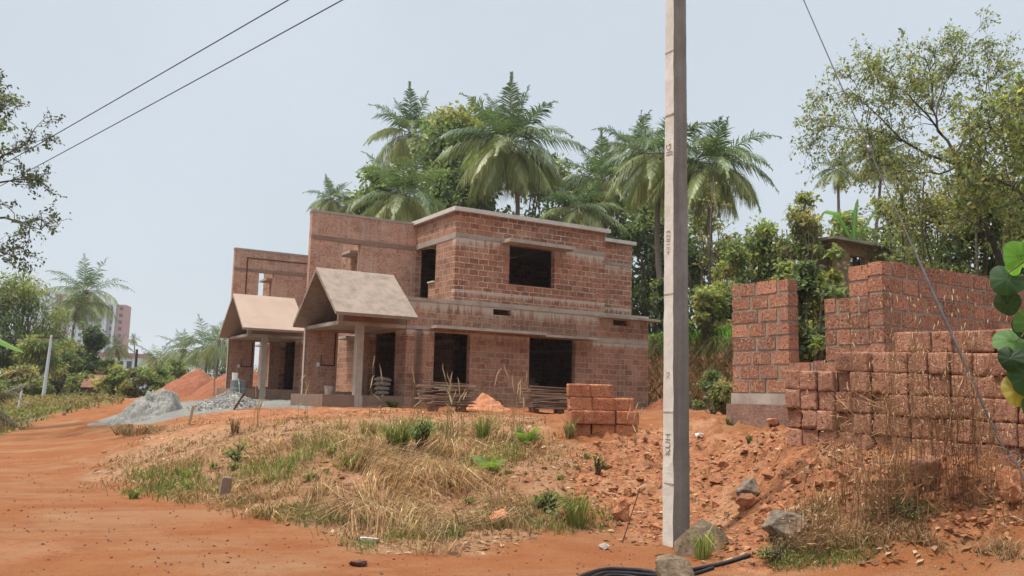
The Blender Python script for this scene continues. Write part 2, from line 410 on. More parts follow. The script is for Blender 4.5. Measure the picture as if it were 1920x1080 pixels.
def mat_ground():
    t = NT('bare_earth'); a = t.n('ShaderNodeAttribute', attribute_name='col'); g = t.n('ShaderNodeNewGeometry').outputs['Position']
    sp = t.n('ShaderNodeSeparateColor'); t.link(a.outputs['Color'], sp.inputs[0]); al = a.outputs['Alpha']
    fine = t.noise(9, 6, .7, g); mid = t.noise(1.3, 5, .65, g); big = t.noise(.33, 4, .6, g); peb = t.noise(45, 4, .7, g)
    road = t.mix(t.ramp(mid, [(.34, 0), (.68, 1)]), (0.252, 0.104, 0.042), (0.213, 0.072, 0.027))
    mp = t.n('ShaderNodeMapping'); t.link(g, mp.inputs['Vector']); mp.inputs['Scale'].default_value = (.45, .95, 1); mp.inputs['Rotation'].default_value = (0, 0, -.25)
    road = t.mix(t.math('MULTIPLY', t.ramp(t.noise(.8, 6, .7, mp.outputs[0], dist=.8), [(.48, 0), (.66, 1)]), .7), road, (.28, .165, .09))
    road = t.mix(t.math('MULTIPLY', t.ramp(fine, [(.58, 0), (.72, 1)]), .45), road, (.26, .09, .04))
    road = t.mix(t.math('MULTIPLY', t.ramp(peb, [(.60, 0), (.68, 1)]), .7), road, (.14, .06, .038)); road = t.mix(t.math('MULTIPLY', t.ramp(t.noise(3.4, 5, .7, g, dist=1.2), [(.56, 0), (.66, 1)]), .45), road, (.235, .085, .042))
    soil = t.mix(t.ramp(mid, [(.36, 0), (.64, 1)]), (.225, .115, .060), (.33, .195, .108))
    soil = t.mix(t.math('MULTIPLY', t.ramp(big, [(.48, 0), (.62, 1)]), .7), soil, (.34, .15, .075))
    soil = t.mix(t.ramp(fine, [(.5, 0), (.75, 1)]), soil, (.17, .085, .045))
    sand = t.mix(t.ramp(mid, [(.35, 0), (.65, 1)]), (.17, .172, .152), (.225, .215, .185))
    rub = t.mix(t.ramp(fine, [(.36, 0), (.64, 1)]), (.16, .058, .028), (.37, .155, .070)); rub = t.mix(t.math('MULTIPLY', t.ramp(mid, [(.5, 0), (.64, 1)]), .6), rub, (.40, .225, .125))
    rub = t.mix(t.math('MULTIPLY', t.ramp(peb, [(.55, 0), (.68, 1)]), .7), rub, (.46, .26, .15))
    green = t.mix(t.ramp(mid, [(.4, 0), (.62, 1)]), (.085, .085, .03), (.20, .14, .06))
    w = lambda s_: t.ramp(t.math('ADD', s_, t.math('MULTIPLY', t.math('SUBTRACT', fine, .5), .7)), [(.36, 0), (.62, 1)])
    c = t.mix(w(sp.outputs[0]), road, soil); c = t.mix(w(sp.outputs[2]), c, rub); c = t.mix(w(al), c, green); c = t.mix(w(sp.outputs[1]), c, sand)
    t.base(c); h = t.math('ADD', t.math('MULTIPLY', fine, 1.0), t.math('MULTIPLY', peb, .35)); t.bump(h, .9, .06)
    t.b.inputs['Roughness'].default_value = 1.0; t.b.inputs['Specular IOR Level'].default_value = .1
    return t.m

M = {}
M['wall'] = mat_laterite_wall('laterite_wall', (.20, .09, .056), (.40, .205, .125), (.42, .32, .245), .014, fleck=.75, streak=.22, runs=((3.25, .55), (2.3, .3)), stain=-1.08)
M['wall_upper'] = mat_laterite_wall('laterite_wall_upper', (0.204, 0.083, 0.052), (0.393, 0.182, 0.109), (0.542, 0.443, 0.337), .017, fleck=.8, runs=((5.5, .6), (3.75, .3)))
M['wall_rough'] = mat_laterite_wall('laterite_wall_smeared', (0.342, 0.169, 0.113), (0.478, 0.257, 0.176), (0.445, 0.355, 0.273), .008, fleck=.5, streak=.5)
M['wall_new'] = mat_laterite_wall('laterite_wall_fresh', (.31, .115, .066), (.38, .17, .10), (.25, .19, .165), .020, row=.205, fleck=.55)
M['block'] = mat_block('laterite_block', (.315, .138, .086), (.49, .235, .15))
M['block_pile'] = mat_block('laterite_block_orange', (0.425, 0.144, 0.069), (0.529, 0.207, 0.103))
M['block_wall'] = mat_blockwall('laterite_courses'); M['mortar'] = mat_plain('grey_mortar', (.29, .24, .19), .95, .3, 9, .6)
M['slab'] = mat_concrete('pale_concrete', (.56, .52, .46), (.32, .28, .24), .45, 2)
M['concrete'] = mat_concrete('grey_concrete', (.36, .30, .25), (.20, .16, .13), .6, 1.6, .25)
M['shade'] = mat_concrete('stained_concrete', (.40, .34, .28), (.17, .125, .10), .7, 1.3)
M['plaster'] = mat_concrete('brown_plaster', (.25, .165, .12), (.12, .075, .055), .6, 1.5)
M['roof'] = mat_concrete('weathered_roof_concrete', (0.268, 0.209, 0.162), (0.138, 0.104, 0.081), .75, 3.0, 0, (0.305, 0.228, 0.178))
M['roof_pink'] = mat_concrete('pinkish_roof_concrete', (0.360, 0.259, 0.198), (0.259, 0.187, 0.144), .4, 1.2, 0, (0.389, 0.288, 0.223))
M['column'] = mat_concrete('column_concrete', (.42, .36, .30), (.25, .2, .165), .6, 2.5, .3)
M['dark'] = mat_plain('chase_shade', (.035, .022, .018), .9, .3, 4, 0)  # near-black colour in place of the shade inside the wall chases
M['pole_concrete'] = mat_concrete('pole_concrete', (.62, .575, .505), (.36, .325, .275), .5, 4)
M['pole_dirty_shaded'] = mat_concrete('pole_stained_shaded_concrete', (.235, .215, .19), (.13, .12, .105), .75, 2.2, .6)  # weather stains, plus shade of the side away from the sun put into the colour
M['leaf'] = mat_foliage('foliage')
M['palm'] = mat_foliage('palm_leaf', .28, .45, .4)
M['straw'] = mat_foliage('dry_grass_blades', .25, .8, .1)
M['bark'] = mat_plain('bark', (.16, .12, .09), .95, .5, 7, .6)
M['bark_dark'] = mat_plain('dark_bark', (.075, .06, .05), .95, .5, 7, .6)
M['palm_trunk'] = mat_plain('palm_bark', (.20, .155, .12), .95, .45, 9, .6)
M['wood'] = mat_wood('weathered_wood', (.44, .32, .23), (.25, .165, .115))
M['wood_pale'] = mat_wood('pale_wood', (.48, .34, .21), (.33, .21, .12))
M['rock'] = mat_rock('grey_rock', (.12, .085, .055), (.225, .16, .10), (.27, .155, .08))
M['rock_dark'] = mat_rock('dark_rock', (.115, .09, .068), (.23, .18, .13), (.30, .19, .11))
M['laterite_rock'] = mat_rock('laterite_rock', (.36, .13, .06), (.46, .22, .11))
M['laterite_rock_dark'] = mat_rock('red_clod', (.22, .075, .035), (.40, .17, .08))
M['sand'] = mat_rock('grey_sand', (.185, .185, .168), (.30, .285, .245))
M['gravel'] = mat_plain('gravel_stone', (.42, .40, .36), .9, .55, 5, .3)
M['red_earth'] = mat_rock('red_earth', (.20, .066, .033), (.27, .098, .048))
M['pipe'] = mat_plain('black_plastic', (.02, .019, .022), .35, .3, 3, 0)
M['steel'] = mat_plain('galvanised_steel', (.20, .19, .18), .5, .35, 10, .2, .6)
M['letter'] = mat_plain('lettering_recess', (.36, .29, .23), .95, .4, 20, .3)
M['rust'] = mat_plain('rusty_iron', (.10, .045, .03), .8, .4, 20, .3)
M['wire'] = mat_plain('cable_black', (.06, .06, .065), .6, .2, 5, 0)
M['bag'] = mat_plain('cement_bag_paper', (.42, .35, .28), .85, .45, 8, .5, bumpd=.03)
M['drum'] = mat_plain('faded_drum_plastic', (.17, .185, .17), .7, .45, 5, .2)
M['white'] = mat_plain('white_plastic', (.72, .72, .70), .6, .15, 5, .1)
M['hose'] = mat_plain('green_hose', (.30, .42, .36), .5, .2, 5, 0)
M['paint_white'] = mat_plain('apartment_white', (.58, .60, .64), .9, .12, .3, 0)
M['paint_pink'] = mat_plain('apartment_pink', (.42, .21, .21), .9, .12, .3, 0)
M['paint_lilac'] = mat_plain('apartment_lilac', (.36, .33, .40), .9, .12, .3, 0)
M['glass'] = mat_plain('window_dark_glass', (.07, .08, .095), .25, .2, 1, 0)
M['rooftile'] = mat_plain('clay_roof_tile', (.20, .085, .06), .9, .4, 3, .3)
M['ground'] = mat_ground()
M['foundation'] = mat_rock('foundation_stone', (.30, .17, .12), (.20, .12, .095))

# ------------------------------------------------------------------ camera, light, sky
cd = bpy.data.cameras.new('camera'); co = bpy.data.objects.new('camera', cd); COL.objects.link(co)
cd.sensor_width = 36; cd.sensor_fit = 'HORIZONTAL'; cd.lens = F_PX / 1920 * 36; cd.clip_end = 6000; cd.clip_start = .05
co.matrix_world = Matrix(((RT[0], UP[0], -FW[0], CAM[0]), (RT[1], UP[1], -FW[1], CAM[1]), (RT[2], UP[2], -FW[2], CAM[2]), (0, 0, 0, 1)))
scene.camera = co
SUN_EL, SUN_AZ = 71.0, 262.0          # azimuth clockwise from +Y
sd = Vector((math.sin(R(SUN_AZ)) * math.cos(R(SUN_EL)), math.cos(R(SUN_AZ)) * math.cos(R(SUN_EL)), math.sin(R(SUN_EL))))
sl = bpy.data.lights.new('sun', 'SUN'); sl.energy = 3.5; sl.angle = R(4.0); sl.color = (1.0, .93, .84)
so = bpy.data.objects.new('sun', sl); COL.objects.link(so); so.rotation_euler = sd.to_track_quat('Z', 'Y').to_euler(); so.location = (0, 0, 60)
w = bpy.data.worlds.new('World'); scene.world = w; w.use_nodes = True
wt = w.node_tree; bg = wt.nodes['Background']
sky = wt.nodes.new('ShaderNodeTexSky'); sky.sky_type = 'NISHITA'; sky.sun_disc = False
sky.sun_elevation = R(SUN_EL); sky.sun_rotation = R(SUN_AZ); sky.air_density = 1.0; sky.dust_density = 6.0; sky.ozone_density = 1.0
hz_ = wt.nodes.new('ShaderNodeMix'); hz_.data_type = 'RGBA'; hz_.inputs[0].default_value = .84
wt.links.new(sky.outputs[0], hz_.inputs[6]); hz_.inputs[7].default_value = (5.55, 6.2, 6.8, 1)   # milky dry-season haze over the sky
# hazy tropical noon: the veil is far brighter overhead than near the horizon
wtc = wt.nodes.new('ShaderNodeTexCoord'); wsp = wt.nodes.new('ShaderNodeSeparateXYZ'); wt.links.new(wtc.outputs['Generated'], wsp.inputs[0])
wmr = wt.nodes.new('ShaderNodeMapRange'); wmr.interpolation_type = 'SMOOTHSTEP'; wt.links.new(wsp.outputs[2], wmr.inputs[0])
for k_, v_ in ((1, .52), (2, .95), (3, 1.0), (4, 3.4)): wmr.inputs[k_].default_value = v_
wcl = wt.nodes.new('ShaderNodeTexNoise'); wcl.inputs['Scale'].default_value = 2.2; wcl.inputs['Detail'].default_value = 4; wt.links.new(wtc.outputs['Generated'], wcl.inputs['Vector'])
wcr = wt.nodes.new('ShaderNodeMapRange'); wt.links.new(wcl.outputs['Fac'], wcr.inputs[0])
for k_, v_ in ((1, .3), (2, .7), (3, .955), (4, 1.05)): wcr.inputs[k_].default_value = v_
wmm = wt.nodes.new('ShaderNodeMath'); wmm.operation = 'MULTIPLY'; wt.links.new(wmr.outputs[0], wmm.inputs[0]); wt.links.new(wcr.outputs[0], wmm.inputs[1])
wvm = wt.nodes.new('ShaderNodeVectorMath'); wvm.operation = 'SCALE'; wt.links.new(hz_.outputs[2], wvm.inputs[0]); wt.links.new(wmm.outputs[0], wvm.inputs['Scale'])
wt.links.new(wvm.outputs[0], bg.inputs['Color']); bg.inputs['Strength'].default_value = .1
scene.view_settings.view_transform = 'Standard'; scene.view_settings.look = 'None'; scene.view_settings.gamma = 1
scene.view_settings.exposure = 0.3
scene.render.engine = 'CYCLES'

#@@GROUND
# ------------------------------------------------------------------ ground sheet
POLY_GRASS = [(150,905),(230,850),(320,800),(420,790),(600,778),(900,778),(1010,790),(1080,830),(1110,900),(1040,960),(1000,1010),(900,1028),(700,1030),(500,965),(300,925)]
POLY_TAN = [(930,830),(1060,815),(1230,850),(1120,900),(1010,930),(930,900)]
POLY_RUB = [(1060,850),(1240,795),(1460,800),(1480,830),(1930,850),(1930,1000),(1700,1000),(1500,1040),(1300,1030),(1180,1000),(1080,950)]
POLY_RUB2 = [(330,795),(420,767),(560,766),(760,763),(800,772),(700,779),(600,783),(420,793),(350,803)]
POLY_SAND = [(165,797),(240,768),(300,758),(470,742),(590,748),(580,765),(470,767),(390,775),(300,792)]
POLY_GREEN = [(-400,735),(240,738),(230,752),(110,775),(0,812),(-400,830)]
def build_ground():
    rows = np.concatenate([np.linspace(-25, 5.5, 50)[:-1], np.exp(np.linspace(math.log(5.5), math.log(40), 560))[:-1], np.exp(np.linspace(math.log(40), math.log(3000), 200))])
    A = np.concatenate([np.linspace(-3.2, -.78, 36)[:-1], np.linspace(-.78, .78, 430), np.linspace(.78, 3.2, 36)[1:]])
    yy, aa = np.meshgrid(rows, A, indexing='ij')
    xx = aa * np.maximum(yy, 7.0)
    x, y = xx.ravel(), yy.ravel(); z = G(x, y)
    V = np.stack([x, y, z], 1); nr, nc = yy.shape
    i = (np.arange(nr - 1)[:, None] * nc + np.arange(nc - 1)[None]).ravel()
    Q = np.stack([i, i + 1, i + nc + 1, i + nc], 1)
    px, py = proj(V); front = (y > 4) & (y < 140)
    nz = (fbm(x * .9, y * .9, 4, 41) - .5)
    sc = np.clip(12.0 / np.maximum(y, 3), .3, 3) * 60
    def wgt(poly, soft=.5, namp=1.2):
        d = poly_sd(poly, px, py) / sc + nz * namp
        return np.where(front, sstep(-soft, soft, d), 0)
    g = wgt(POLY_GRASS) * (1 - .75 * wgt(POLY_TAN)); s_ = wgt(POLY_SAND, .25, .5); r_ = np.maximum(wgt(POLY_RUB), wgt(POLY_RUB2, .25, .4)); gr = wgt(POLY_GREEN, .4, 1.0)
    gr = np.maximum(gr, np.where((y > 55), sstep(55, 75, y) * .9, 0)); gr = np.maximum(gr, np.where(z > 3.4, .8, 0))
    db = np.maximum((x - 6.4) * .926 + (y - 36) * .378, (x - 4) * .25 + (y - 46) * .97); bank = sstep(-1.2, -.2, db) * (z > 1.0) * (y < 70)
    tan = wgt(POLY_TAN)
    g = np.maximum(g, tan * .62)
    for pb in ([(-60,1015),(250,992),(600,1000),(760,1040),(600,1052),(250,1048),(-60,1075)], [(-60,905),(90,905),(130,925),(60,945),(-60,945)]): g = np.maximum(g, .55 * wgt(pb, .6, 1.2))
    r_ = np.maximum(r_, bank)
    return tag(np_mesh('ground', V, Q, M['ground'], col=np.stack([g, s_, r_, gr], 1), smooth=True), 'orange laterite earth track rising into a bank of dry grass and rubble', None, None, 'structure')
build_ground()
#@@HOUSE
# ------------------------------------------------------------------ the unfinished laterite house (local: x along the facade, y away, z up)
TH = .22
def build_house():
    h = empty('unfinished_house', HO, R(YAW))
    tag(h, 'large two storey unfinished laterite block house with gabled concrete porch, nearest the track', 'house', 'twin houses under construction')
    def wallp(name, mat, *walls, label=None):
        m = MB()
        for a in walls: m.wall(*a[:7], holes=a[7] if len(a) > 7 else ())
        o = m.build(name, M[mat], h)
        if label: o['label'] = label
        return o
    win = [(-.66,.66,.32,2.28), (2.99,4.95,.42,2.32), (1.51,2.21,3.0,3.19), (6.64,7.32,2.97,3.165)]
    wallp('wall', 'wall', ('x', -1.65, 8.32, 0, TH, -.5, 3.25, win))
    wallp('wall', 'wall_upper', ('x', 0, 6.23, 0, TH, 3.40, 6.36, [(2.10,3.98,4.10,5.46)]))
    wallp('wall', 'wall', ('y', TH, 3.077, 0, TH, 3.40, 6.36, [(1.45,3.06,4.12,5.46), (1.97,3.06,3.40,4.12)]), ('y', 3.297, 6.8, 0, TH, 3.40, 6.36))
    wallp('wall', 'wall_upper', ('x', 6.23, 8.32, 1.007, 1.227, 3.40, 6.28))
    wallp('wall', 'wall', ('y', 1.227, 6.8, 8.10, 8.32, 3.40, 6.28, [(2.3,3.3,4.2,5.1)]), ('y', TH, 6.8, 8.10, 8.32, -.5, 3.25), ('y', TH, 1.007, 6.01, 6.23, 3.40, 6.36))
    wallp('wall', 'wall', ('x', -1.43, 8.32, 6.8, 7.02, -.5, 3.25), ('x', 0, 8.32, 6.8, 7.02, 3.40, 6.27))
    wallp('wall', 'wall', ('y', TH, 3.077, -1.65, -1.43, -.5, 3.25, [(.85,3.0,.2,2.3)]), ('y', 3.297, 6.8, -1.43, -1.21, -.5, 3.25))
    wallp('wall', 'wall_rough', ('x', -3.913, 0, 3.077, 3.297, -.5, 6.36, [(-2.79,-2.14,4.05,5.42), (-2.78,-2.1,.3,2.3), (-1.43,-.0,-.5,3.25)]), label='smeared upper wall with a small window above the porch')
    wallp('wall', 'wall', ('y', 3.297, 5.8, -1.85, -1.63, -.5, 6.2))
    wallp('wall', 'wall', ('y', 3.3, 6.7, 1.6, 1.75, .12, 3.25))
    m = MB(); m.box(-1.63, 0, 3.3, 5.8, 6.1, 6.2); m.box(-1.63, -1.43, 3.3, 5.8, 3.25, 3.4); m.build('roof_slab', M['concrete'], h)
    # floor slab whose edge shows as the pale band between the storeys
    m = MB(); m.box(-1.67, 5.98, -.035, 7.06, 3.25, 3.355); m.box(-.0, 5.98, -.02, 7.0, 3.355, 3.40); m.box(-1.43, 8.1, .22, 6.8, -.1, .1)
    m.box(5.98, 8.34, .0, 7.06, 3.25, 3.398); m.build('floor_slab', M['shade'], h)
    m = MB(); m.box(5.95, 8.66, -.30, -.002, 3.20, 3.285); m.box(8.34, 8.66, -.002, 3.0, 3.20, 3.285); m.build('sunshade', M['shade'], h)
    m = MB(); m.box(-.14, 6.38, -.15, 7.1, 6.36, 6.50); m.build('roof_slab', M['slab'], h)
    m = MB(); m.box(6.385, 8.46, .88, 7.1, 6.28, 6.415); m.build('roof_slab', M['slab'], h)
    m = MB(); m.box(-3.93, -.145, 3.06, 3.315, 6.36, 6.445); m.build('coping', M['concrete'], h)
    # lintel bands
    m = MB(); m.box(0, 6.235, -.014, -.001, 5.50, 5.63); m.build('lintel_band', M['concrete'], h)
    m = MB(); m.box(-.014, -.001, -.014, 3.076, 5.46, 5.63); m.build('lintel_band', M['concrete'], h)
    m = MB(); m.box(6.232, 8.325, .993, 1.006, 5.40, 5.52); m.build('lintel_band', M['concrete'], h)
    m = MB(); m.box(-3.915, -.016, 3.063, 3.076, 5.42, 5.57); m.build('lintel_band', M['plaster'], h)
    m = MB(); m.box(5.1, 8.325, -.014, -.001, 2.30, 2.47); m.build('lintel_band', M['shade'], h)
    m = MB(); m.box(-1.655, -.7, -.014, -.001, 2.34, 2.46); m.build('lintel_band', M['shade'], h)
    # sunshades over the openings
    m = MB(); m.box(-.86, 3.35, -.52, -.002, 2.38, 2.47); m.build('sunshade', M['column'], h)
    m = MB(); m.box(3.36, 5.66, -.46, -.002, 2.34, 2.42); m.build('sunshade', M['shade'], h)
    m = MB(); m.box(1.72, 4.45, -.62, -.016, 5.45, 5.57); m.build('sunshade', M['column'], h)
    for z in (5.18, 2.15):
        m = MB(); m.box(-2.33, -1.855, 3.55, 4.75, z, z + .09); m.build('sunshade', M['shade'], h)
    m = MB(); m.box(8.322, 8.75, 2.1, 3.5, 5.15, 5.23); m.build('sunshade', M['concrete'], h)
    # low parapet stub beside the balcony opening
    m = MB(); m.box(-.06, .23, 1.46, 1.96, 4.121, 4.17); m.build('sill', M['slab'], h)
    # stair seen through the right hand opening
    m = MB()
    for k in range(11): m.box(3.6 + .0 * k, 4.7, 1.2 + .26 * k, 1.2 + .26 * (k + 1), .1 + .16 * k, .1 + .17 * (k + 1) + .02)
    m.build('staircase', M['plaster'], h)
    # ---- porch
    m = MB(); m.box(-4.31, -1.66, -.03, 3.06, -.5, .2); m.build('platform', M['plaster'], h)
    m = MB(); m.box(-3.29, -3.07, 0, .23, .2, 2.33); m.box(-3.31, -3.05, -.05, -.031, -.5, .2); m.build('column', M['column'], h)
    m = MB(); m.box(-3.92, -1.66, 0.0, 3.07, 2.33, 2.44); m.build('porch_ceiling', M['shade'], h)
    m = MB(); m.box(-3.72, -1.66, .015, .2, 2.44, 3.0); m.build('beam', M['plaster'], h)
    m = MB(); m.box(-3.93, -3.78, -.02, .10, 2.442, 2.95); m.build('gable_post', M['column'], h)
    m = MB(); m.box(-3.95, -3.93, 3.02, 3.16, -.4, 3.0); m.build('cement_edge', M['column'], h)
    t = .10
    prof = [(-1.018,2.615),(1.009,4.15),(3.07,2.51),(3.07,2.51-.13),(1.009,4.15-.13),(-1.018+.03,2.615-.09)]
    m = MB(); m.prism(prof, -4.37, -1.742); rf = m.build('porch_roof', M['roof'], h)
    # chases for conduits: near-black strips on the wall stand in for the groove shade
    def strip(pts, name='conduit_chase'):
        m = MB()
        for x0, x1, z0, z1 in pts: m.box(x0, x1, 3.066, 3.0765, z0, z1)
        return m.build(name, M['dark'], h)
    strip([(-2.90,-2.86,1.15,2.28), (-3.34,-2.9,1.15,1.19), (-3.36,-3.335,1.15,1.5)])
    m = MB(); m.box(-3.5, -3.4, 3.05, 3.076, 1.12, 1.25); m.build('switch_box', M['white'], h)
    return h
house = build_house()
DV = 10.633
house2 = copy_tree(house)
p2 = H(0, DV, .138); house2.location = p2
tag(house2, 'second unfinished laterite house set back behind, with smooth pinkish porch roof', 'house', 'twin houses under construction')
for ch in house2.children:
    n = ch.name.split('.')[0]
    if n == 'porch_roof': ch.data = ch.data.copy(); ch.data.materials[0] = M['roof_pink']; ch['label'] = 'smooth pinkish gabled porch roof'
mb = MB(); mb.box(-3.37, -.4, 3.055, 3.0755, 6.02, 6.06); mb.box(-3.37, -3.32, 3.055, 3.0755, 4.0, 6.02); mb.build('conduit_chase', M['rust'], house2)

# ------------------------------------------------------------------ unfinished walls on the right (local: x to the right, y away)
O3 = np.array([5.05, 11.5, 0.0])
def L3(x, y, z=0): return O3 + UU * x + VV * y + np.array([0, 0, z])
def build_walls3():
    h = empty('unfinished_block_wall', O3, R(YAW))
    tag(h, 'roofless orange laterite block walls with a window gap behind the long block stack', 'wall')
    zt = 3.40
    rng = np.random.default_rng(8)
    def courses(name, axis, a0, a1, z1, holes=(), b0=0.0):
        core = MB(); core.wall(axis, a0 + .008, a1 - .008, b0 + .009, b0 + TH - .009, 1.64, z1 - .03); core.build('mortar', M['mortar'], h)
        V, Q, C = [], [], []; row, ln = .222, .395; nr = max(1, int(round((z1 - 1.64) / row))); rh = (z1 - 1.64) / nr
        for k in range(nr):
            x = a0 - (k % 2) * ln * rng.uniform(.42, .58)
            while x < a1 - .04:
                l = ln * rng.uniform(.85, 1.12); l = l if a1 - x - l > .14 else a1 - x; p, q = max(x, a0), x + l; x += l
                g = rng.uniform(.020, .036); p += g * (p > a0 + .001); q -= g * .6 * (q < a1 - .001)
                lo, hi = 1.64 + k * rh + g * .7, 1.64 + (k + 1) * rh - g * .5 + (rng.uniform(-.012, .016) if k == nr - 1 else 0)
                i, j = b0 + rng.uniform(-.006, .003), b0 + TH - rng.uniform(-.006, .003)
                c = np.array([(p,i,lo),(q,i,lo),(q,j,lo),(p,j,lo),(p,i,hi),(q,i,hi),(q,j,hi),(p,j,hi)]) + rng.normal(size=(8, 3)) * .0025
                if axis == 'y': c = c[:, [1, 0, 2]]
                n0 = len(V) * 8; V.append(c); C.append(np.tile(np.array((.36, .145, .085)) * rng.uniform(.66, 1.3) + np.array((.03, .02, .012)) * rng.uniform(-.3, 1.4), (8, 1)))
                f = np.array([(0,3,2,1),(4,5,6,7),(0,1,5,4),(1,2,6,5),(2,3,7,6),(3,0,4,7)])
                Q.append((f if axis == 'x' else f[:, ::-1]) + n0)
        return np_mesh(name, np.concatenate(V), np.concatenate(Q), M['block_wall'], h, col=np.clip(np.concatenate(C), 0, 1))
    courses('pier', 'y', 1.61, 2.76, zt); courses('sill_wall', 'y', .95, 1.605, 2.13)
    courses('wall', 'y', .53, .945, 3.02); courses('wall', 'y', TH + .005, .525, 3.44); courses('wall', 'x', 0, 5.6, 3.49)
    courses('wall', 'y', TH + .01, 2.9, 3.3, b0=3.4)
    m = MB(); m.box(-.02, .24, -.02, 2.78, 1.47, 1.638); m.box(.24, 5.6, -.02, .24, 1.47, 1.638); m.build('plinth_band', M['shade'], h)
    V_, Q_ = [], []
    m = MB(); m.box(-.07, .27, -.06, 2.84, .6, 1.468); m.box(.27, 5.6, -.07, .27, .6, 1.468); m.build('foundation', M['foundation'], h)
    return h
build_walls3()

# ------------------------------------------------------------------ loose laterite blocks
def rough_box(lx, ly, lz, seed, amp=.010, n=7):
    bm = bmesh.new(); bmesh.ops.create_cube(bm, size=1)
    bmesh.ops.scale(bm, vec=(lx, ly, lz), verts=bm.verts)
    bmesh.ops.bevel(bm, geom=bm.edges[:], offset=.006, segments=1, affect='EDGES')
    bmesh.ops.subdivide_edges(bm, edges=[e for e in bm.edges if e.calc_length() > .1], cuts=n, use_grid_fill=True)
    for v in bm.verts:
        p = v.co + Vector((seed * 7.3, seed * 3.1, 0))
        d = mnoise.noise_vector(p * 6) * amp * .3 + mnoise.noise_vector(p * 34) * amp * .6
        e = sum(1 for a, l in zip(v.co, (lx, ly, lz)) if abs(a) > l / 2 - .02)
        if e >= 2: d -= v.co.normalized() * max(0, mnoise.noise(p * 11)) * .03     # chipped edges
        v.co += d
    me = bpy.data.meshes.new('laterite_block'); bm.to_mesh(me); bm.free()
    me.polygons.foreach_set('use_smooth', np.ones(len(me.polygons), bool)); return me
def place_mesh(name, me, loc, rot=(0, 0, 0), label=None, cat=None, group=None, scale=1, parent=None):
    o = bpy.data.objects.new(name, me); COL.objects.link(o); o.location = loc; o.rotation_euler = rot
    o.scale = (scale,) * 3 if isinstance(scale, (int, float)) else scale
    if parent: o.parent = parent
    return tag(o, label, cat, group)
def stack_blocks():
    ms = [rough_box(.193, .37, .218, k, n=9) for k in range(6)]
    for m_ in ms: m_.materials.append(M['block'])
    A = np.array([at(1474, 828, 10.0)[0], 10.0]); B = np.array([at(1838, 865, 8.37)[0], 8.37])
    e = (B - A) / np.linalg.norm(B - A); nrm = np.array([-e[1], e[0]]); rz = math.atan2(e[1], e[0])
    heights = [4, 4, 4, 5, 5, 5, 6, 6, 6, 5, 5, 5, 5, 5, 4, 4]
    rs = random.Random(11); names = ['lowest', 'second', 'third', 'fourth', 'fifth', 'top']
    z0a, z0b = g1(*(A + nrm * .2)) - .03, g1(*(B + nrm * .2)) - .03
    z0a, z0b = 1.0, .93
    for c, hh in enumerate(heights):
        off = .0 if c < 3 else rs.uniform(-.03, .05)
        for k in range(hh):
            s = c * .205 + .1 + rs.uniform(-.006, .006)
            back = .19 + off + rs.uniform(-.035, .035) + (.10 if k == 5 else 0)
            p = A + e * s + nrm * back
            z = z0a + (z0b - z0a) * (s / 2.13) + .222 * k + .106
            lab = 'rough laterite block in the %s course of the long stack before the roofless walls' % names[k]
            place_mesh('laterite_block', ms[rs.randrange(6)], (p[0], p[1], z), (rs.uniform(-.02, .02), rs.uniform(-.02, .02), rz + rs.uniform(-.03, .03) + (math.pi if rs.random() < .5 else 0)), lab, 'block', 'blocks of the long stack, %s course' % names[k])
    # blocks lying across the top at the near end
    for k in range(3):
        s = 2.06 + k * .39; p = A + e * s + nrm * .22; z = z0b + .222 * 5 + .115
        if k == 2: s = 3.12; p = A + e * s + nrm * .22; z = z0b - .03 + .222 * 4 + .11
        place_mesh('laterite_block', ms[k], (p[0], p[1], z), (0, 0, rz + math.pi / 2 + .03 * k),
                   ['laterite block laid lengthwise on top of the long stack', 'laterite block laid lengthwise on the near end of the long stack', 'lower laterite block laid lengthwise at the near end of the long stack'][k], 'block')
    # a lone block fallen at the foot
    p = at(1735, 903, 8.35); place_mesh('laterite_block', ms[1], (p[0], p[1], g1(p[0], p[1]) + .10), (.08, .1, rz + .2), 'loose laterite block lying at the foot of the long stack', 'block')
stack_blocks()
def pile_blocks():
    ms = [rough_box(.385, .215, .222, 20 + k, .012, n=9) for k in range(4)]
    for m_ in ms: m_.materials.append(M['block_pile'])
    Y = 14.6; ctr = at(1132, 818, Y); rz = R(7)
    ex = np.array([math.cos(rz), math.sin(rz)]); ey = np.array([-math.sin(rz), math.cos(rz)])
    z0 = g1(ctr[0], ctr[1]) - .02; rs = random.Random(5)
    rows = {0: [(-.42,0,0),(-.0,0,0),(.40,0,0),(-.42,.24,0),(.0,.24,0),(.4,.25,0)], 1: [(-.48,0,1),(-.26,.02,1),(.0,-.04,0),(.42,-.02,0),(.1,.25,0)],
            2: [(-.40,0,0),(.0,.02,0),(.36,.1,0),(-.2,.26,0)], 3: [(-.42,.0,0),(-.04,.03,0),(-.3,.26,0)]}
    nm = ['lowest', 'second', 'third', 'top']
    for k, L in rows.items():
        for j, (x, y, t) in enumerate(L):
            p = ctr[:2] + ex * x + ey * (y + .12)
            front = 'front' if y < .15 else 'back'
            place_mesh('laterite_block', ms[rs.randrange(4)], (p[0], p[1], z0 + .108 + .224 * k), (rs.uniform(-.02,.02), rs.uniform(-.02,.02), rz + (math.pi / 2 if t else 0) + rs.uniform(-.06, .06)),
                       'orange laterite block in the %s layer, %s row, of the small pile before the house' % (nm[k], front), 'block', 'blocks of the small pile, %s layer, %s row' % (nm[k], front))
pile_blocks()
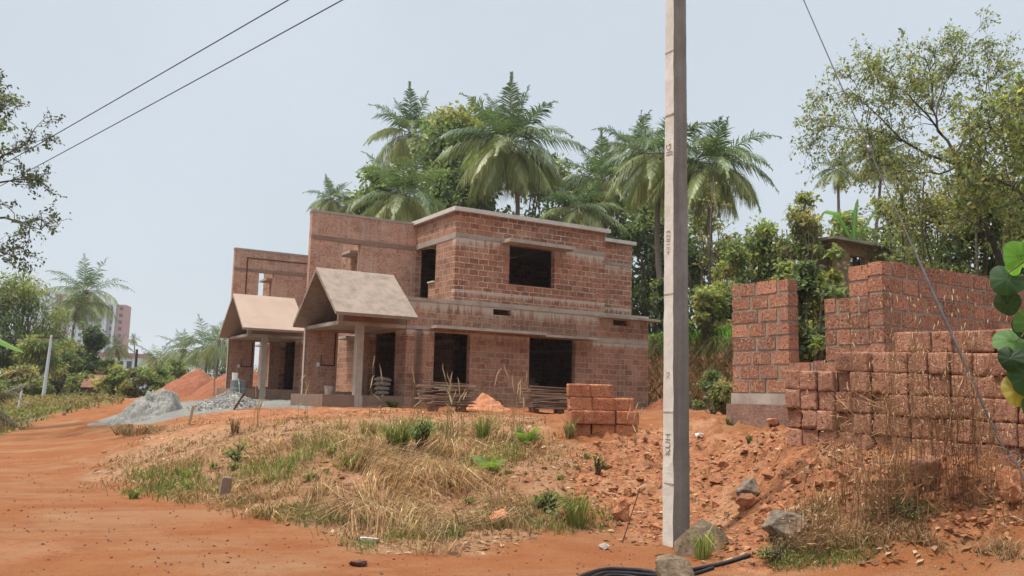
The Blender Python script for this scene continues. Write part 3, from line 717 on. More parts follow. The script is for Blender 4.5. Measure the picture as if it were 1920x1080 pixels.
#@@VEG
# ------------------------------------------------------------------ vegetation tools
def unit(v): return v / np.maximum(np.linalg.norm(v, axis=-1, keepdims=True), 1e-9)
def diamonds(P, D, L, W, rng, flat=.5, nrm=None):
    """one folded leaf per point: axis D, length L, width W -> V, Q"""
    n = len(P); L = np.broadcast_to(L, n)[:, None]; W = np.broadcast_to(W, n)[:, None]
    N0 = rng.normal(size=(n, 3)); N0[:, 2] += flat * 3
    S = unit(np.cross(D, N0)); Nn = unit(np.cross(S, D))
    mid = P + D * L * .45 - Nn * L * .06
    V = np.stack([P, mid + S * W / 2 + Nn * W * .12, P + D * L - Nn * L * .10, mid - S * W / 2 + Nn * W * .12], 1).reshape(-1, 3)
    Q = np.arange(n * 4).reshape(n, 4)
    return V, Q
def leaf_cols(n, cols, rng, var=.25, per=4):
    cols = np.asarray(cols, float); c = cols[rng.integers(0, len(cols), n)] * (1 + var * rng.normal(size=(n, 1))).clip(.4, 1.8)
    return np.repeat(np.clip(c, .005, 1), per, 0)
class Tubes:
    def __init__(s): s.V = []; s.Q = []; s.k = 0
    def add(s, pts, r, n=5):
        pts = np.asarray(pts, float); r = np.broadcast_to(r, len(pts))
        t = unit(np.gradient(pts, axis=0)); ref = np.array([.3, .2, 1.0]) if abs(t[0][2]) < .9 else np.array([1.0, .1, 0])
        a = unit(np.cross(t, ref)); b = np.cross(t, a)
        th = np.arange(n) * 2 * math.pi / n
        ring = pts[:, None] + (a[:, None] * np.cos(th)[None, :, None] + b[:, None] * np.sin(th)[None, :, None]) * r[:, None, None]
        m = len(pts); s.V.append(ring.reshape(-1, 3))
        i = (np.arange(m - 1)[:, None] * n + np.arange(n)[None]).ravel(); j = (np.arange(m - 1)[:, None] * n + (np.arange(n)[None] + 1) % n).ravel()
        s.Q.append(np.stack([i, j, j + n, i + n], 1) + s.k); s.k += m * n
    def get(s): return np.concatenate(s.V), np.concatenate(s.Q)
def bend(p, q, k, rng, n=6, sag=0.0):
    """polyline from p to q with a sideways wobble k and sag"""
    p = np.asarray(p, float); q = np.asarray(q, float); t = np.linspace(0, 1, n)[:, None]
    L = np.linalg.norm(q - p); o = rng.normal(size=3) * k * L; o2 = rng.normal(size=3) * k * .6 * L
    return p + (q - p) * t + o * np.sin(math.pi * t) + o2 * np.sin(2 * math.pi * t) - np.array([0, 0, 1]) * sag * L * t * t

GREEN = [(0.127, 0.173, 0.068), (0.159, 0.200, 0.075), (0.105, 0.145, 0.064), (0.191, 0.207, 0.085)]
DGREEN = [(0.080, 0.110, 0.056), (0.099, 0.132, 0.064), (0.119, 0.152, 0.075)]
YGREEN = [(0.254, 0.255, 0.090), (0.215, 0.235, 0.085), (0.302, 0.262, 0.112), (0.175, 0.213, 0.079)]
DRYISH = [(0.210, 0.195, 0.083), (0.180, 0.188, 0.075), (0.270, 0.210, 0.105), (0.128, 0.150, 0.060)]

def palm(label, base, crown, fl=4.6, nf=24, seed=0, trunk_r=.15, col=None, dead=2, group='coconut palms behind the houses', name='coconut_palm', lean=.03, nl=66, droop=1.0):
    rng = np.random.default_rng(seed); base = np.asarray(base, float); crown = np.asarray(crown, float)
    root = empty(name, base); tag(root, label, 'palm tree', group)
    b = np.zeros(3); c = crown - base
    tb = Tubes(); pts = bend(b, c, lean, rng, 12); tb.add(pts, np.linspace(trunk_r * 1.35, trunk_r * .8, 12), 8)
    V, Q = tb.get(); np_mesh('trunk', V, Q, M['palm_trunk'], root, smooth=True)
    Vs, Qs, Cs = [], [], []; k0 = 0; st = Tubes()
    col = col or [(0.155, 0.196, 0.078), (0.209, 0.230, 0.084), (0.132, 0.173, 0.078)]
    for i in range(nf + dead):
        u = i / max(nf - 1, 1); isdead = i >= nf
        az = i * 2.39996 + rng.normal() * .18
        el = R(74 - 4 * (seed % 3) - 112 * u ** (.68 + .05 * (seed % 4)) + rng.normal() * 9) if not isdead else R(-65 + rng.normal() * 8)
        L = fl * (.56 + .46 * math.sin(math.pi * min(1, .12 + u * .8))) * rng.uniform(.9, 1.08) * (.75 if isdead else 1)
        ns = 12; d = np.array([math.cos(az) * math.cos(el), math.sin(az) * math.cos(el), math.sin(el)])
        p = c.copy() + np.array([math.cos(az), math.sin(az), 0]) * .12; P = [p]; T = [d]
        sag = (.085 + .165 * u) * droop * (.85 + .09 * (seed % 5)) * rng.uniform(.8, 1.25)
        for s_ in range(ns):
            d = d + np.array([0, 0, -1]) * sag * (.35 + s_ / ns) * math.hypot(d[0], d[1]) ; d = d / np.linalg.norm(d)
            p = p + d * L / ns; P.append(p); T.append(d)
        P = np.array(P); T = np.array(T)
        st.add(P, np.linspace(.035, .008, ns + 1), 3)
        n = nl; t = np.repeat(np.linspace(.13, .995, n), 2); side = np.tile([1.0, -1.0], n)
        ix = t * ns; i0 = np.minimum(ix.astype(int), ns - 1); f = (ix - i0)[:, None]
        pp = P[i0] * (1 - f) + P[i0 + 1] * f; tt = unit(T[i0] * (1 - f) + T[i0 + 1] * f)
        side_v = np.cross(tt, [0, 0, 1.0]); bad = np.linalg.norm(side_v, axis=1) < .15
        side_v[bad] = np.array([-math.sin(az), math.cos(az), 0]); side_v = unit(side_v); upv = unit(np.cross(side_v, tt))
        ll = fl * .262 * (np.sin(np.clip(t * 1.05 + .12, 0, 1) ** .8 * math.pi) ** .55 * .85 + .15) * rng.uniform(.85, 1.1, len(t))
        lift = (.45 - .75 * u) if not isdead else -.5
        dirv = unit(side_v * side[:, None] + tt * (.48 + .32 * u + .55 * t)[:, None] + upv * (lift + rng.normal(size=len(t)) * (.13 + 1.1 * max(0, .36 - u)))[:, None] + rng.normal(size=(len(t), 3)) * .5 * max(0, .36 - u) + np.array([0, 0, -.15]))
        dn = np.array([0, 0, -1.0])
        mid = pp + dirv * (ll * .5)[:, None] + dn * (ll * (.03 + .10 * u))[:, None]
        tip = pp + dirv * (ll * .88)[:, None] + dn * (ll * (.12 + .95 * u))[:, None] + rng.normal(size=pp.shape) * .04
        wv = tt * (fl * .0074) * rng.uniform(.8, 1.25, (len(t), 1))
        V = np.stack([pp - wv * .6, pp + wv * .6, mid + wv, mid - wv, tip + wv * .12, tip - wv * .12], 1).reshape(-1, 3)
        b0 = np.arange(len(t))[:, None] * 6 + k0
        Q = np.concatenate([b0 + [[0, 1, 2, 3]], b0 + [[3, 2, 4, 5]]], 0); k0 += len(t) * 6
        cc = np.array(col[rng.integers(len(col))]) * rng.uniform(.8, 1.2)
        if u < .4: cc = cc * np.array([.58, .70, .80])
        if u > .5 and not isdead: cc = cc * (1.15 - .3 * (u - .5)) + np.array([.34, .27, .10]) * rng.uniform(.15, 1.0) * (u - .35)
        if isdead: cc = np.array([.17, .105, .06]) * rng.uniform(.7, 1.2)
        cv = cc[None] * (1 + .16 * rng.normal(size=(len(t), 1))).clip(.6, 1.5)
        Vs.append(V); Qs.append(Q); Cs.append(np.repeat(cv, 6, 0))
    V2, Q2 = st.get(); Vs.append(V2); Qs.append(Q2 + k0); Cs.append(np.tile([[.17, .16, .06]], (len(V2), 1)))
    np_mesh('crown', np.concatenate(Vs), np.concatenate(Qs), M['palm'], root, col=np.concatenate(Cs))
    # fruit and fibre round the crown shaft
    mb = MB()
    for k in range(11):
        a = k * .571 + rng.uniform(-.1, .1); q = c + np.array([math.cos(a) * .3, math.sin(a) * .3, -.25 - .1 * (k % 2)])
        mb.tube([q + np.array([0, 0, .14]), q + np.array([0, 0, .06]), q - np.array([0, 0, .06]), q - np.array([0, 0, .14])], [.03, .11, .11, .03], 6)
    mb.build('fruit_cluster', M['rock'] if seed % 2 else M['bark'], root, smooth=True)
    return root

def tree(label, base, limbs, cat='tree', name='tree', group=None, seed=0, twig=1.0, ntw=9, nleaf=16, size=.12, cols=GREEN, asp=.55, bark='bark', spread=.5, droop=.25, mat='leaf', subs=2, leafspread=.25, tw_r=.012):
    """limbs: list of (points, r0, r1) in world space; twigs and leaves grow on the outer part of every limb"""
    rng = np.random.default_rng(seed); base = np.asarray(base, float)
    root = empty(name, base); tag(root, label, cat, group)
    tb = Tubes(); LP, LD = [], []
    def grow(pts, r0, r1, level, n_):
        tb.add(pts, np.linspace(r0, r1, len(pts)), 7 if level == 0 else 4 if level == 1 else 3)
        m = len(pts); Lt = np.linalg.norm(np.diff(pts, axis=0), axis=1).sum()
        if level >= subs:
            k = max(3, int(nleaf * rng.uniform(.6, 1.4))); t = rng.uniform(.15, 1.05, k)
            f = np.clip(t, 0, .999) * (m - 1); i0 = f.astype(int); fr = (f - i0)[:, None]
            p = pts[i0] * (1 - fr) + pts[i0 + 1] * fr + rng.normal(size=(k, 3)) * leafspread * size * 2.2
            d = unit(unit(pts[-1] - pts[0])[None] * .6 + rng.normal(size=(k, 3)) * .8 - np.array([0, 0, droop * 1.4]))
            LP.append(p); LD.append(d); return
        for j in range(n_):
            t = rng.uniform(.35, 1.0) if level else rng.uniform(.42, 1.0)
            f = min(t, .999) * (m - 1); i0 = int(f); fr = f - i0
            p = pts[i0] * (1 - fr) + pts[i0 + 1] * fr
            ax = unit(pts[min(i0 + 1, m - 1)] - pts[i0])
            d = unit(ax * .75 + rng.normal(size=3) * spread * 1.25 + np.array([0, 0, .12]))
            L = twig * (1.15 - .55 * t) * rng.uniform(.6, 1.3) * (.62 ** level)
            grow(bend(p, p + d * L, .07, rng, 5, droop * .25), max(r0 * .32 if level == 0 else r0 * .5, tw_r * .6), tw_r * .45, level + 1, max(3, int(n_ * .62)))
    for pts, r0, r1 in limbs:
        pts = np.asarray(pts, float)
        if len(pts) < 5:   # smooth densify
            t = np.linspace(0, len(pts) - 1, 9); i0 = np.minimum(t.astype(int), len(pts) - 2); fr = (t - i0)[:, None]
            pts = pts[i0] * (1 - fr) + pts[i0 + 1] * fr + rng.normal(size=(9, 3)) * .012 * np.linalg.norm(pts[-1] - pts[0])
        grow(pts, r0, r1, 0, ntw)
    V, Q = tb.get(); np_mesh('trunk', V - base, Q, M[bark], root, smooth=True)
    P = np.concatenate(LP); D = np.concatenate(LD); n = len(P)
    L = size * rng.uniform(.6, 1.35, n); V, Q = diamonds(P - base, D, L, L * asp, rng, .45)
    np_mesh('crown', V, Q, M[mat], root, col=leaf_cols(n, cols, rng))
    return root
def bush(label, base, w, h, seed=0, n=5000, size=.14, cols=GREEN, asp=.5, cat='bush', name='bush', group=None, clumps=14, trunk=True, mat='leaf', flatness=.45, droop=.35, loose=.55, bark='bark'):
    """many stemmed shrub or dense tree crown: uneven leaf clumps carried on real stems"""
    rng = np.random.default_rng(seed); base = np.asarray(base, float); root = empty(name, base); tag(root, label, cat, group)
    tb = Tubes(); P, D, C = [], [], []
    cols = np.asarray(cols)
    for k in range(clumps):
        a = rng.uniform(0, 2 * math.pi); rr = math.sqrt(rng.uniform(0, 1)); zz = rng.uniform(.22, 1.0)
        prof = math.sin(min(1, zz * .75 + .25) * math.pi) ** .6
        c = np.array([math.cos(a) * rr * w * .5 * prof, math.sin(a) * rr * w * .5 * prof, h * zz * .92])
        s0 = np.array([rng.normal() * w * .04, rng.normal() * w * .04, 0]); pts = bend(s0, c, .06, rng, 7)
        tb.add(pts, np.linspace(max(.012 * h, .02), .008 + .001 * h, 7), 4)
        rad = w * rng.uniform(.10, .22); m = int(n / clumps * rng.uniform(.5, 1.5))
        q = rng.normal(size=(m, 3)); q = unit(q) * (rng.uniform(0, 1, (m, 1)) ** loose) * rad * np.array([1.15, 1.15, .8])
        P.append(c + q); D.append(unit(unit(q) * .6 + rng.normal(size=(m, 3)) * .6 - np.array([0, 0, droop]))); C.append(np.repeat((cols[rng.integers(len(cols))] * rng.uniform(.75, 1.25))[None], m, 0))
        for _ in range(4):
            e = c + unit(rng.normal(size=3)) * rad * .9; tb.add(bend(pts[-2], e, .08, rng, 4), np.linspace(.009, .004, 4), 3)
    V, Q = tb.get(); np_mesh('stems' if cat != 'tree' else 'trunk', V, Q, M[bark], root)
    P = np.concatenate(P); P[:, 2] = np.maximum(P[:, 2], .03); D = np.concatenate(D); C = np.concatenate(C); m = len(P)
    L = size * rng.uniform(.55, 1.4, m); V, Q = diamonds(P, D, L, L * asp, rng, flatness)
    c4 = np.repeat(np.clip(C * (1 + .22 * rng.normal(size=(m, 1))).clip(.5, 1.7), .005, 1), 4, 0)
    np_mesh('foliage' if cat != 'tree' else 'crown', V, Q, M[mat], root, col=c4)
    return root
def foot(px, Y, dz=0.0):
    x = at(px, 700, Y)[0]; return np.array([x, Y, g1(x, Y) + dz])
def fol(label, px, py_c, Y, w_px, py_top, **k):
    """shrub / crown whose top reaches py_top and whose foot stands on the ground at depth Y"""
    b = foot(px, Y); top = at(px, py_top, Y)[2]
    return bush(label, b, w_px * Y / F_PX, max(.4, top - b[2]), **k)

# ---- palms
PALMS = [  # label, px, py, Y, radius px, seed, fronds, extra
 ('tallest coconut palm rising in the middle behind the house roof', 955, 268, 55, 122, 1, 28, {}),
 ('coconut palm with upright fronds just left of the tallest one', 893, 262, 66, 88, 2, 20, {}),
 ('thin ragged coconut palm behind the flowering yellowish tree', 772, 250, 72, 86, 3, 20, {}),
 ('low coconut palm with yellow hanging fronds behind the roof corner', 757, 368, 50, 108, 4, 24, {}),
 ('small distant coconut palm showing above the left end of the house parapet', 622, 372, 105, 46, 5, 18, {}),
 ('coconut palm with dark fronds over the right end of the roof', 1130, 338, 58, 92, 6, 22, {}),
 ('coconut palm partly behind the one left of the pole', 1190, 275, 66, 72, 7, 18, {}),
 ('coconut palm left of the concrete pole with a bare pale trunk and brown dead fronds', 1240, 290, 47, 112, 8, 25, {'dead': 4}),
 ('coconut palm just right of the concrete pole with creepers on its trunk', 1338, 308, 45, 112, 9, 25, {'dead': 3}),
 ('low coconut palm behind the roof between the tall palm and the pole', 1085, 392, 52, 78, 10, 20, {}),
 ('faint coconut palm behind the open branches of the tall roadside tree', 1655, 292, 80, 62, 11, 18, {}),
 ('small coconut palm top left of the open branched tree', 1572, 318, 80, 44, 12, 16, {}),
 ('tiny coconut palm above the small one at the left end of the parapet', 662, 385, 105, 40, 13, 14, {}),
]
for lab, px, py, Y, rp, sd_, nf, ex in PALMS:
    c = at(px, py, Y); b = foot(px + (sd_ * 37 % 50) - 25, Y, -.2)
    palm(lab, b, c, rp * Y / F_PX * 1.34, nf + 6, sd_, **ex)
LP = [
 ('tall slender coconut palm beside the apartment tower at the left', 160, 545, 92, 72, 21, 22, {'lean': .05}),
 ('second palm with a thin pale trunk below the tall one at the left', 148, 572, 90, 52, 22, 18, {}),
 ('dark bushy palm in front of the low white building', 221, 650, 95, 30, 23, 18, {}),
 ('coconut palm with spreading fronds behind the red earth heap', 386, 648, 92, 66, 24, 24, {}),
 ('coconut palm left of the spreading one behind the red earth heap', 345, 655, 98, 46, 25, 20, {}),
 ('slim upright coconut palm between the grey pole and the red heap', 296, 672, 105, 42, 26, 18, {}),
 ('tiny far palm on the skyline near the apartment blocks', 250, 636, 170, 14, 27, 14, {}),
 ('coconut palm close to the left gable of the second house', 415, 640, 88, 48, 28, 18, {}),
]
for lab, px, py, Y, rp, sd_, nf, ex in LP:
    palm(lab, foot(px - 6, Y, -.2), at(px, py, Y), rp * Y / F_PX * 1.3, nf + 4, sd_, trunk_r=.12, group='palms along the far left skyline', nl=30, **ex)

# ---- broadleaf trees behind the house
G_ = 'broadleaf trees behind the house'
fol('flowering teak like tree with pale yellow flower heads among the palms', 832, 0, 62, 230, 178, seed=31, n=12000, size=.36, cols=GREEN + YGREEN[:1] + [(.25,.215,.13), (.16,.18,.09)], cat='tree', name='broadleaf_tree', group=G_, clumps=34, asp=.7)
fol('leafy green tree left of the low yellow palm behind the parapet', 700, 0, 58, 170, 285, seed=32, n=9000, size=.38, cols=GREEN, cat='tree', name='broadleaf_tree', group=G_, clumps=34)
fol('dense dark tree between the two tallest palms behind the roof', 850, 0, 60, 220, 250, seed=33, n=11000, size=.40, cols=DGREEN + GREEN, cat='tree', name='broadleaf_tree', group=G_, clumps=34)
fol('dark leafy tree below the crown of the tallest palm', 1015, 0, 62, 230, 290, seed=34, n=11000, size=.40, cols=DGREEN + GREEN, cat='tree', name='broadleaf_tree', group=G_, clumps=34)
fol('dark tree filling the gap above the right end of the roof', 1130, 0, 64, 210, 320, seed=35, n=10000, size=.40, cols=DGREEN, cat='tree', name='broadleaf_tree', group=G_, clumps=30)
fol('dark tree just left of the pole behind the bare palm trunk', 1225, 0, 55, 180, 350, seed=36, n=9000, size=.34, cols=DGREEN + GREEN, cat='tree', name='broadleaf_tree', group=G_, clumps=30)
fol('shrubby tree behind the trunk of the palm right of the pole', 1330, 0, 52, 170, 380, seed=37, n=7000, size=.30, cols=DGREEN + GREEN, cat='tree', name='broadleaf_tree', group=G_, clumps=18)
# ---- bushes and thin trees on the terrace, right of the pole
G2 = 'shrubs on the bank right of the pole'
for k, (lab, px, Y, w, top, n, size, cols) in enumerate([
 ('slender shrub with pale leaves just right of the pole', 1325, 36, 75, 520, 1600, .22, YGREEN),
 ('bushy shrub left of the laterite pier top', 1385, 37, 110, 440, 3000, .19, GREEN + YGREEN),
 ('bright green shrub above the laterite pier', 1440, 38, 140, 400, 4600, .19, YGREEN + GREEN),
 ('tall airy shrub with yellow leaves in front of the terrace house', 1515, 36, 120, 350, 3600, .19, YGREEN + DRYISH[:2]),
 ('dark shrub over the terrace house wall', 1590, 40, 150, 385, 4800, .20, GREEN + YGREEN),
 ('dense green shrub left of the tall roadside tree trunk', 1680, 38, 160, 360, 5600, .19, GREEN + YGREEN),
 ('thicket of thin branches behind the corner of the roofless walls', 1770, 34, 190, 350, 6500, .18, DRYISH + GREEN + YGREEN),
 ('thicket under the tall tree at the right edge', 1870, 32, 190, 310, 7000, .18, YGREEN + GREEN),
 ('thicket beyond the right edge of the walls', 1960, 31, 170, 280, 6000, .18, YGREEN + GREEN),
 ('low leafy shrub seen through the window gap of the roofless wall', 1520, 21, 120, 480, 3400, .17, GREEN + DGREEN),
 ('dark shrub low in the window gap', 1500, 24, 140, 560, 3000, .16, DGREEN),
 ('shrub with hanging yellow leaves over the window gap', 1565, 22, 110, 440, 2600, .18, YGREEN),
 ('green sapling near the foot of the bank left of the pier', 1335, 27, 60, 690, 900, .12, GREEN),
 ('dry bush at the foot of the bank behind the pole', 1360, 26, 55, 710, 900, .13, DRYISH),
 ('dark bush in the shade beyond the right corner of the house', 1245, 40, 60, 520, 1800, .22, DGREEN),
]):
    fol(lab, px, 0, Y, w, top, seed=60 + k, n=n, size=size, cols=cols, group=G2, clumps=14 + n // 300, name='shrub', cat='shrub', asp=.6, loose=.5)
# slender dry trunks
rng0 = np.random.default_rng(5)
for k, (px0, px1, Y, top) in enumerate([(1330,1338,40,330),(1345,1352,40,420),(1362,1356,39,440),(1318,1322,40,430),(1700,1690,34,330),(1745,1735,33,300),(1890,1905,30,180),(1850,1846,31,250)]):
    b = foot(px0, Y, -.2); t = at(px1, top, Y)
    tree(['thin bare trunk wrapped in creeper right of the pole','slim pale stem beside the creeper wrapped trunk','slim stem near the pier','slim stem close to the pole','thin dry stem in the thicket behind the block corner','second thin dry stem in the thicket','leafy young tree at the right edge','thin stem left of the young tree at the right edge'][k], b, [(bend(b, t, .02, rng0, 8), .07, .02)], 'sapling', 'sapling', 'slender stems on the bank', 80 + k, twig=1.1 if k < 4 else 1.8, ntw=7 if k < 4 else 12, nleaf=5 if k < 4 else 9, size=.16, cols=YGREEN + DRYISH, subs=2, spread=.7)
# tall open roadside tree leaning left out of the right hand thicket
def I(*pp): return [at(*p) for p in pp]
Yt = 26
bt = foot(1905, Yt, -.2)
limbs = [([bt, *I((1868,470,Yt),(1835,400,Yt),(1802,318,Yt))], .13, .07),
         (I((1802,318,Yt),(1765,250,Yt+.5),(1748,190,Yt+1),(1735,110,Yt+1)), .055, .012),
         (I((1798,310,Yt),(1735,288,Yt-.5),(1690,262,Yt-1),(1650,220,Yt-1.5),(1590,165,Yt-2)), .05, .010),
         (I((1690,262,Yt-1),(1640,245,Yt),(1590,240,Yt+1),(1550,235,Yt+1)), .028, .008),
         (I((1765,250,Yt),(1730,210,Yt-1),(1690,165,Yt-1.5),(1660,130,Yt-2)), .034, .009),
         (I((1755,215,Yt),(1775,160,Yt+1),(1790,120,Yt+1.5),(1800,95,Yt+2)), .03, .008),
         (I((1790,290,Yt),(1820,230,Yt+1),(1850,170,Yt+2),(1865,125,Yt+2)), .04, .009),
         (I((1800,315,Yt),(1750,325,Yt-1),(1690,318,Yt-1.5),(1640,305,Yt-2)), .034, .008)]
tree('tall open branched tree leaning left with sparse drooping leaves at the right', bt, limbs, 'tree', 'roadside_tree', None, 90, twig=1.6, ntw=15, nleaf=13, size=.115, cols=GREEN + YGREEN + DRYISH[:2], asp=.5, spread=.5, droop=.5, subs=2, bark='bark_dark', tw_r=.007)
b2 = foot(1975, 24, -.2)
tree('leafy yellow green tree crowding the right edge of the picture', b2, [([b2, *I((1950,400,24),(1930,300,24),(1915,150,24))], .14, .02), (I((1935,320,24),(1890,260,23),(1850,230,22)), .06, .012), (I((1930,300,24),(1960,220,25),(1985,130,25)), .07, .012), (I((1940,380,24),(1900,350,23),(1860,330,22.5)), .05, .012), (I((1945,420,24),(1985,340,23),(2020,300,23)), .06, .012)],
     'tree', 'roadside_tree', None, 91, twig=1.7, ntw=14, nleaf=15, size=.16, cols=YGREEN + GREEN, asp=.5, spread=.65, droop=.4, bark='bark')
# tree top at the left edge, trunk standing out of frame
Yl = 24
bl = foot(-230, Yl, -.2)
limbs = [([bl, *I((-210,560,Yl),(-190,430,Yl),(-160,330,Yl))], .28, .16),
         (I((-190,430,Yl),(-60,412,Yl),(10,408,Yl-.5),(60,425,Yl-.5),(80,432,Yl-1)), 0.055, 0.007),
         (I((-185,400,Yl),(-60,350,Yl),(0,342,Yl),(35,336,Yl+.5),(76,340,Yl+.5)), 0.050, 0.007),
         (I((-170,350,Yl),(-70,300,Yl),(0,295,Yl),(50,270,Yl),(60,250,Yl)), 0.044, 0.007),
         (I((-160,330,Yl),(-90,250,Yl),(-30,215,Yl),(10,205,Yl)), 0.050, 0.009),
         (I((-165,340,Yl),(-120,230,Yl+1),(-80,150,Yl+1),(-30,160,Yl+1)), 0.044, 0.009),
         (I((-185,430,Yl),(-80,450,Yl-1),(-10,470,Yl-1),(20,470,Yl-1)), 0.033, 0.006)]
tree('overhanging sparse tree with dark drooping twigs at the upper left edge', bl, limbs, 'tree', 'overhanging_tree', None, 95, twig=1.0, ntw=7, nleaf=19, size=.095, cols=DGREEN[:1] + [(.06,.075,.04), (.08,.07,.05)], asp=.6, spread=.55, droop=.35, bark='bark_dark', tw_r=.008)
bt2 = foot(-150, 30, -.2)
tree('leafy grey green tree at the top left edge', bt2, [([bt2, *I((-140,500,30),(-110,350,30),(-60,230,30))], .2, .05), (I((-100,320,30),(-60,260,30),(-25,220,30),(-12,195,30)), .07, .012), (I((-80,280,30),(-50,220,30),(-25,190,30)), .06, .012), (I((-110,350,30),(-70,300,30),(-10,275,30)), .06, .012)],
     'tree', 'overhanging_tree', None, 96, twig=1.1, ntw=9, nleaf=9, size=.19, cols=DGREEN + GREEN, spread=.6, droop=.3, bark='bark_dark')
# ---- green mass at the left
G3 = 'trees and bushes along the left side of the track'
for k, (lab, px, Y, w, top, n, size, cols, cat) in enumerate([
 ('feathery bamboo clump at the left edge', 25, 72, 190, 500, 11000, .40, GREEN + YGREEN, 'tree'),
 ('tall dark bamboo clump beyond the left edge', -60, 68, 170, 470, 7000, .38, DGREEN, 'tree'),
 ('bamboo clump right of the feathery one, by the grey street pole', 95, 86, 90, 618, 5000, .42, GREEN, 'tree'),
 ('bright leafy bush behind the foot of the grey street pole', 125, 80, 100, 640, 3600, .34, YGREEN + GREEN, 'bush'),
 ('dark round tree below the palms in front of the apartment block', 168, 78, 70, 608, 3400, .38, DGREEN, 'tree'),
 ('leafy bush right of the grey street pole', 165, 84, 70, 655, 2600, .34, GREEN, 'bush'),
 ('pale green bush in front of the low white building', 215, 64, 60, 684, 2000, .26, YGREEN, 'bush'),
 ('bush beside the dark timber post', 258, 64, 70, 690, 2000, .26, GREEN + DRYISH, 'bush'),
 ('shaggy bush left of the grey sand heap', 295, 66, 70, 690, 2400, .26, GREEN + YGREEN, 'bush'),
 ('dull green bush beside the red earth heap', 330, 84, 60, 676, 2200, .3, GREEN, 'bush'),
 ('brown withered bush at the left edge by the track', 45, 62, 100, 690, 2600, .3, DRYISH + [(.13,.08,.05)], 'bush'),
 ('low bush at the far left of the track', -40, 56, 120, 690, 2600, .3, GREEN + DRYISH, 'bush'),
 ('bush behind the second house', 440, 95, 110, 672, 2600, .34, GREEN, 'bush'),
 ('broad leafy bush below the bamboo at the left', 60, 66, 130, 630, 4200, .34, GREEN + YGREEN, 'bush'),
 ('leafy bush right of the broad one below the bamboo', 118, 72, 90, 660, 3200, .32, GREEN, 'bush'),
 ('low bush before the tiled roof', 160, 70, 70, 698, 2200, .3, GREEN + DRYISH, 'bush'),
 ('leafy bush left of the low white building', 195, 78, 60, 668, 2200, .32, YGREEN + GREEN, 'bush'),
 ('low dry bush near the timber post', 232, 66, 70, 708, 2000, .26, DRYISH + GREEN, 'bush'),
 ('far dark tree on the skyline right of the low building', 275, 230, 45, 664, 1600, .9, DGREEN, 'tree'),
 ('far tree on the skyline beside the slim palm', 320, 240, 60, 668, 1600, .9, DGREEN, 'tree'),
]):
    fol(lab, px, 0, Y, w, top, seed=110 + k, n=n, size=size, cols=cols, group=G3, clumps=12 + n // 300, name='bamboo_clump' if 'bamboo' in lab else 'leafy_tree' if cat == 'tree' else 'bush', cat=cat, asp=.28 if 'bamboo' in lab else .55, droop=.7 if 'bamboo' in lab else .35)
#@@END
# ------------------------------------------------------------------ concrete pole, guy wire, lines
def build_pole():
    p0 = np.array([at(1268, 1008, 9.2)[0], 9.2]); z0 = g1(*p0)
    r = empty('concrete_pole', (p0[0], p0[1], z0), R(YAW)); tag(r, 'square concrete electric pole with cast lettering standing beside the track', 'electric pole')
    Hh = 9.2; n = 60
    def w(z): return .118 - .0042 * z
    def d(z): return .082 - .0026 * z
    rs = np.random.default_rng(4)
    # pale left and back faces, broad face weathered and also coloured darker for its shade: two shells butted along the front left edge
    mA = MB(); mB = MB(); L = []
    for i in range(n + 1):
        z = -.4 + (Hh + .4) * i / n; j = rs.normal(size=4) * .0022
        L.append([(-w(z) + j[0], -d(z) + j[1], z), (w(z) + j[2], -d(z), z), (w(z), d(z) + j[3], z), (-w(z) + j[1], d(z), z)])
    for a, b in zip(L[:-1], L[1:]):
        mA.face([a[3], a[0], b[0], b[3]]); mA.face([a[2], a[3], b[3], b[2]])
        mB.face([a[0], a[1], b[1], b[0]]); mB.face([a[1], a[2], b[2], b[1]])
    mA.face(L[-1])
    mA.build('pale_face', M['pole_concrete'], r); mB.build('weathered_shaded_face', M['pole_dirty_shaded'], r)
    # horizontal casting seams on the narrow face
    m = MB()
    for py in (101, 219, 553, 773, 906):
        z = at(1262, py, 9.2)[2] - z0; m.box(-w(z) - .0035, -w(z) + .004, -d(z) - .002, d(z), z - .008, z + .008)
    m.build('casting_seam', M['letter'], r)
    def text(s, py, size):
        z = at(1255, py, 9.2)[2] - z0
        cu = bpy.data.curves.new('cast_lettering', 'FONT'); cu.body = s; cu.size = size; cu.extrude = .003; cu.align_x = 'CENTER'; cu.align_y = 'CENTER'; cu.offset = -.0015
        cu.materials.append(M['letter'])
        tmp = bpy.data.objects.new('tmp', cu); COL.objects.link(tmp); bpy.context.view_layer.update()
        me = bpy.data.meshes.new_from_object(tmp.evaluated_get(bpy.context.evaluated_depsgraph_get())); bpy.data.objects.remove(tmp)
        o = bpy.data.objects.new('cast_lettering', me); COL.objects.link(o); o.parent = r
        o.matrix_local = Matrix(((0, 0, -1, -w(z) - .002), (0, 1, 0, 0.0), (1, 0, 0, z), (0, 0, 0, 1)))
        return o
    text('KUH', 832, .112); text('JJG', 283, .115); text('481823', 456, .092); text('XI', 704, .085)
    # head fittings out of sight above: crossarm and insulators that carry the lines
    m = MB(); m.box(-.75, .75, -.13, -.08, Hh - .5, Hh - .42); m.build('crossarm', M['steel'], r)
    return r, p0, z0
pole, P0, PZ = build_pole()
PT = np.array([P0[0], P0[1], PZ + 8.75])
def cable(name, label, a, b, sag, rad, mat, cat, n=24):
    m = MB(); a = np.array(a); b = np.array(b); pts = []
    for i in range(n + 1):
        t = i / n; p = a + (b - a) * t; p = p - np.array([0, 0, 4 * sag * t * (1 - t)]); pts.append(p - a)
    m.tube(pts, rad, 6); o = m.build(name, M[mat], smooth=True); o.location = a; return tag(o, label, cat)
cable('power_line', 'upper of the two black power lines crossing the sky at the left', at(1272, -427, 9.3), at(-140, 391, 26), .04, .012, 'wire', 'power line')
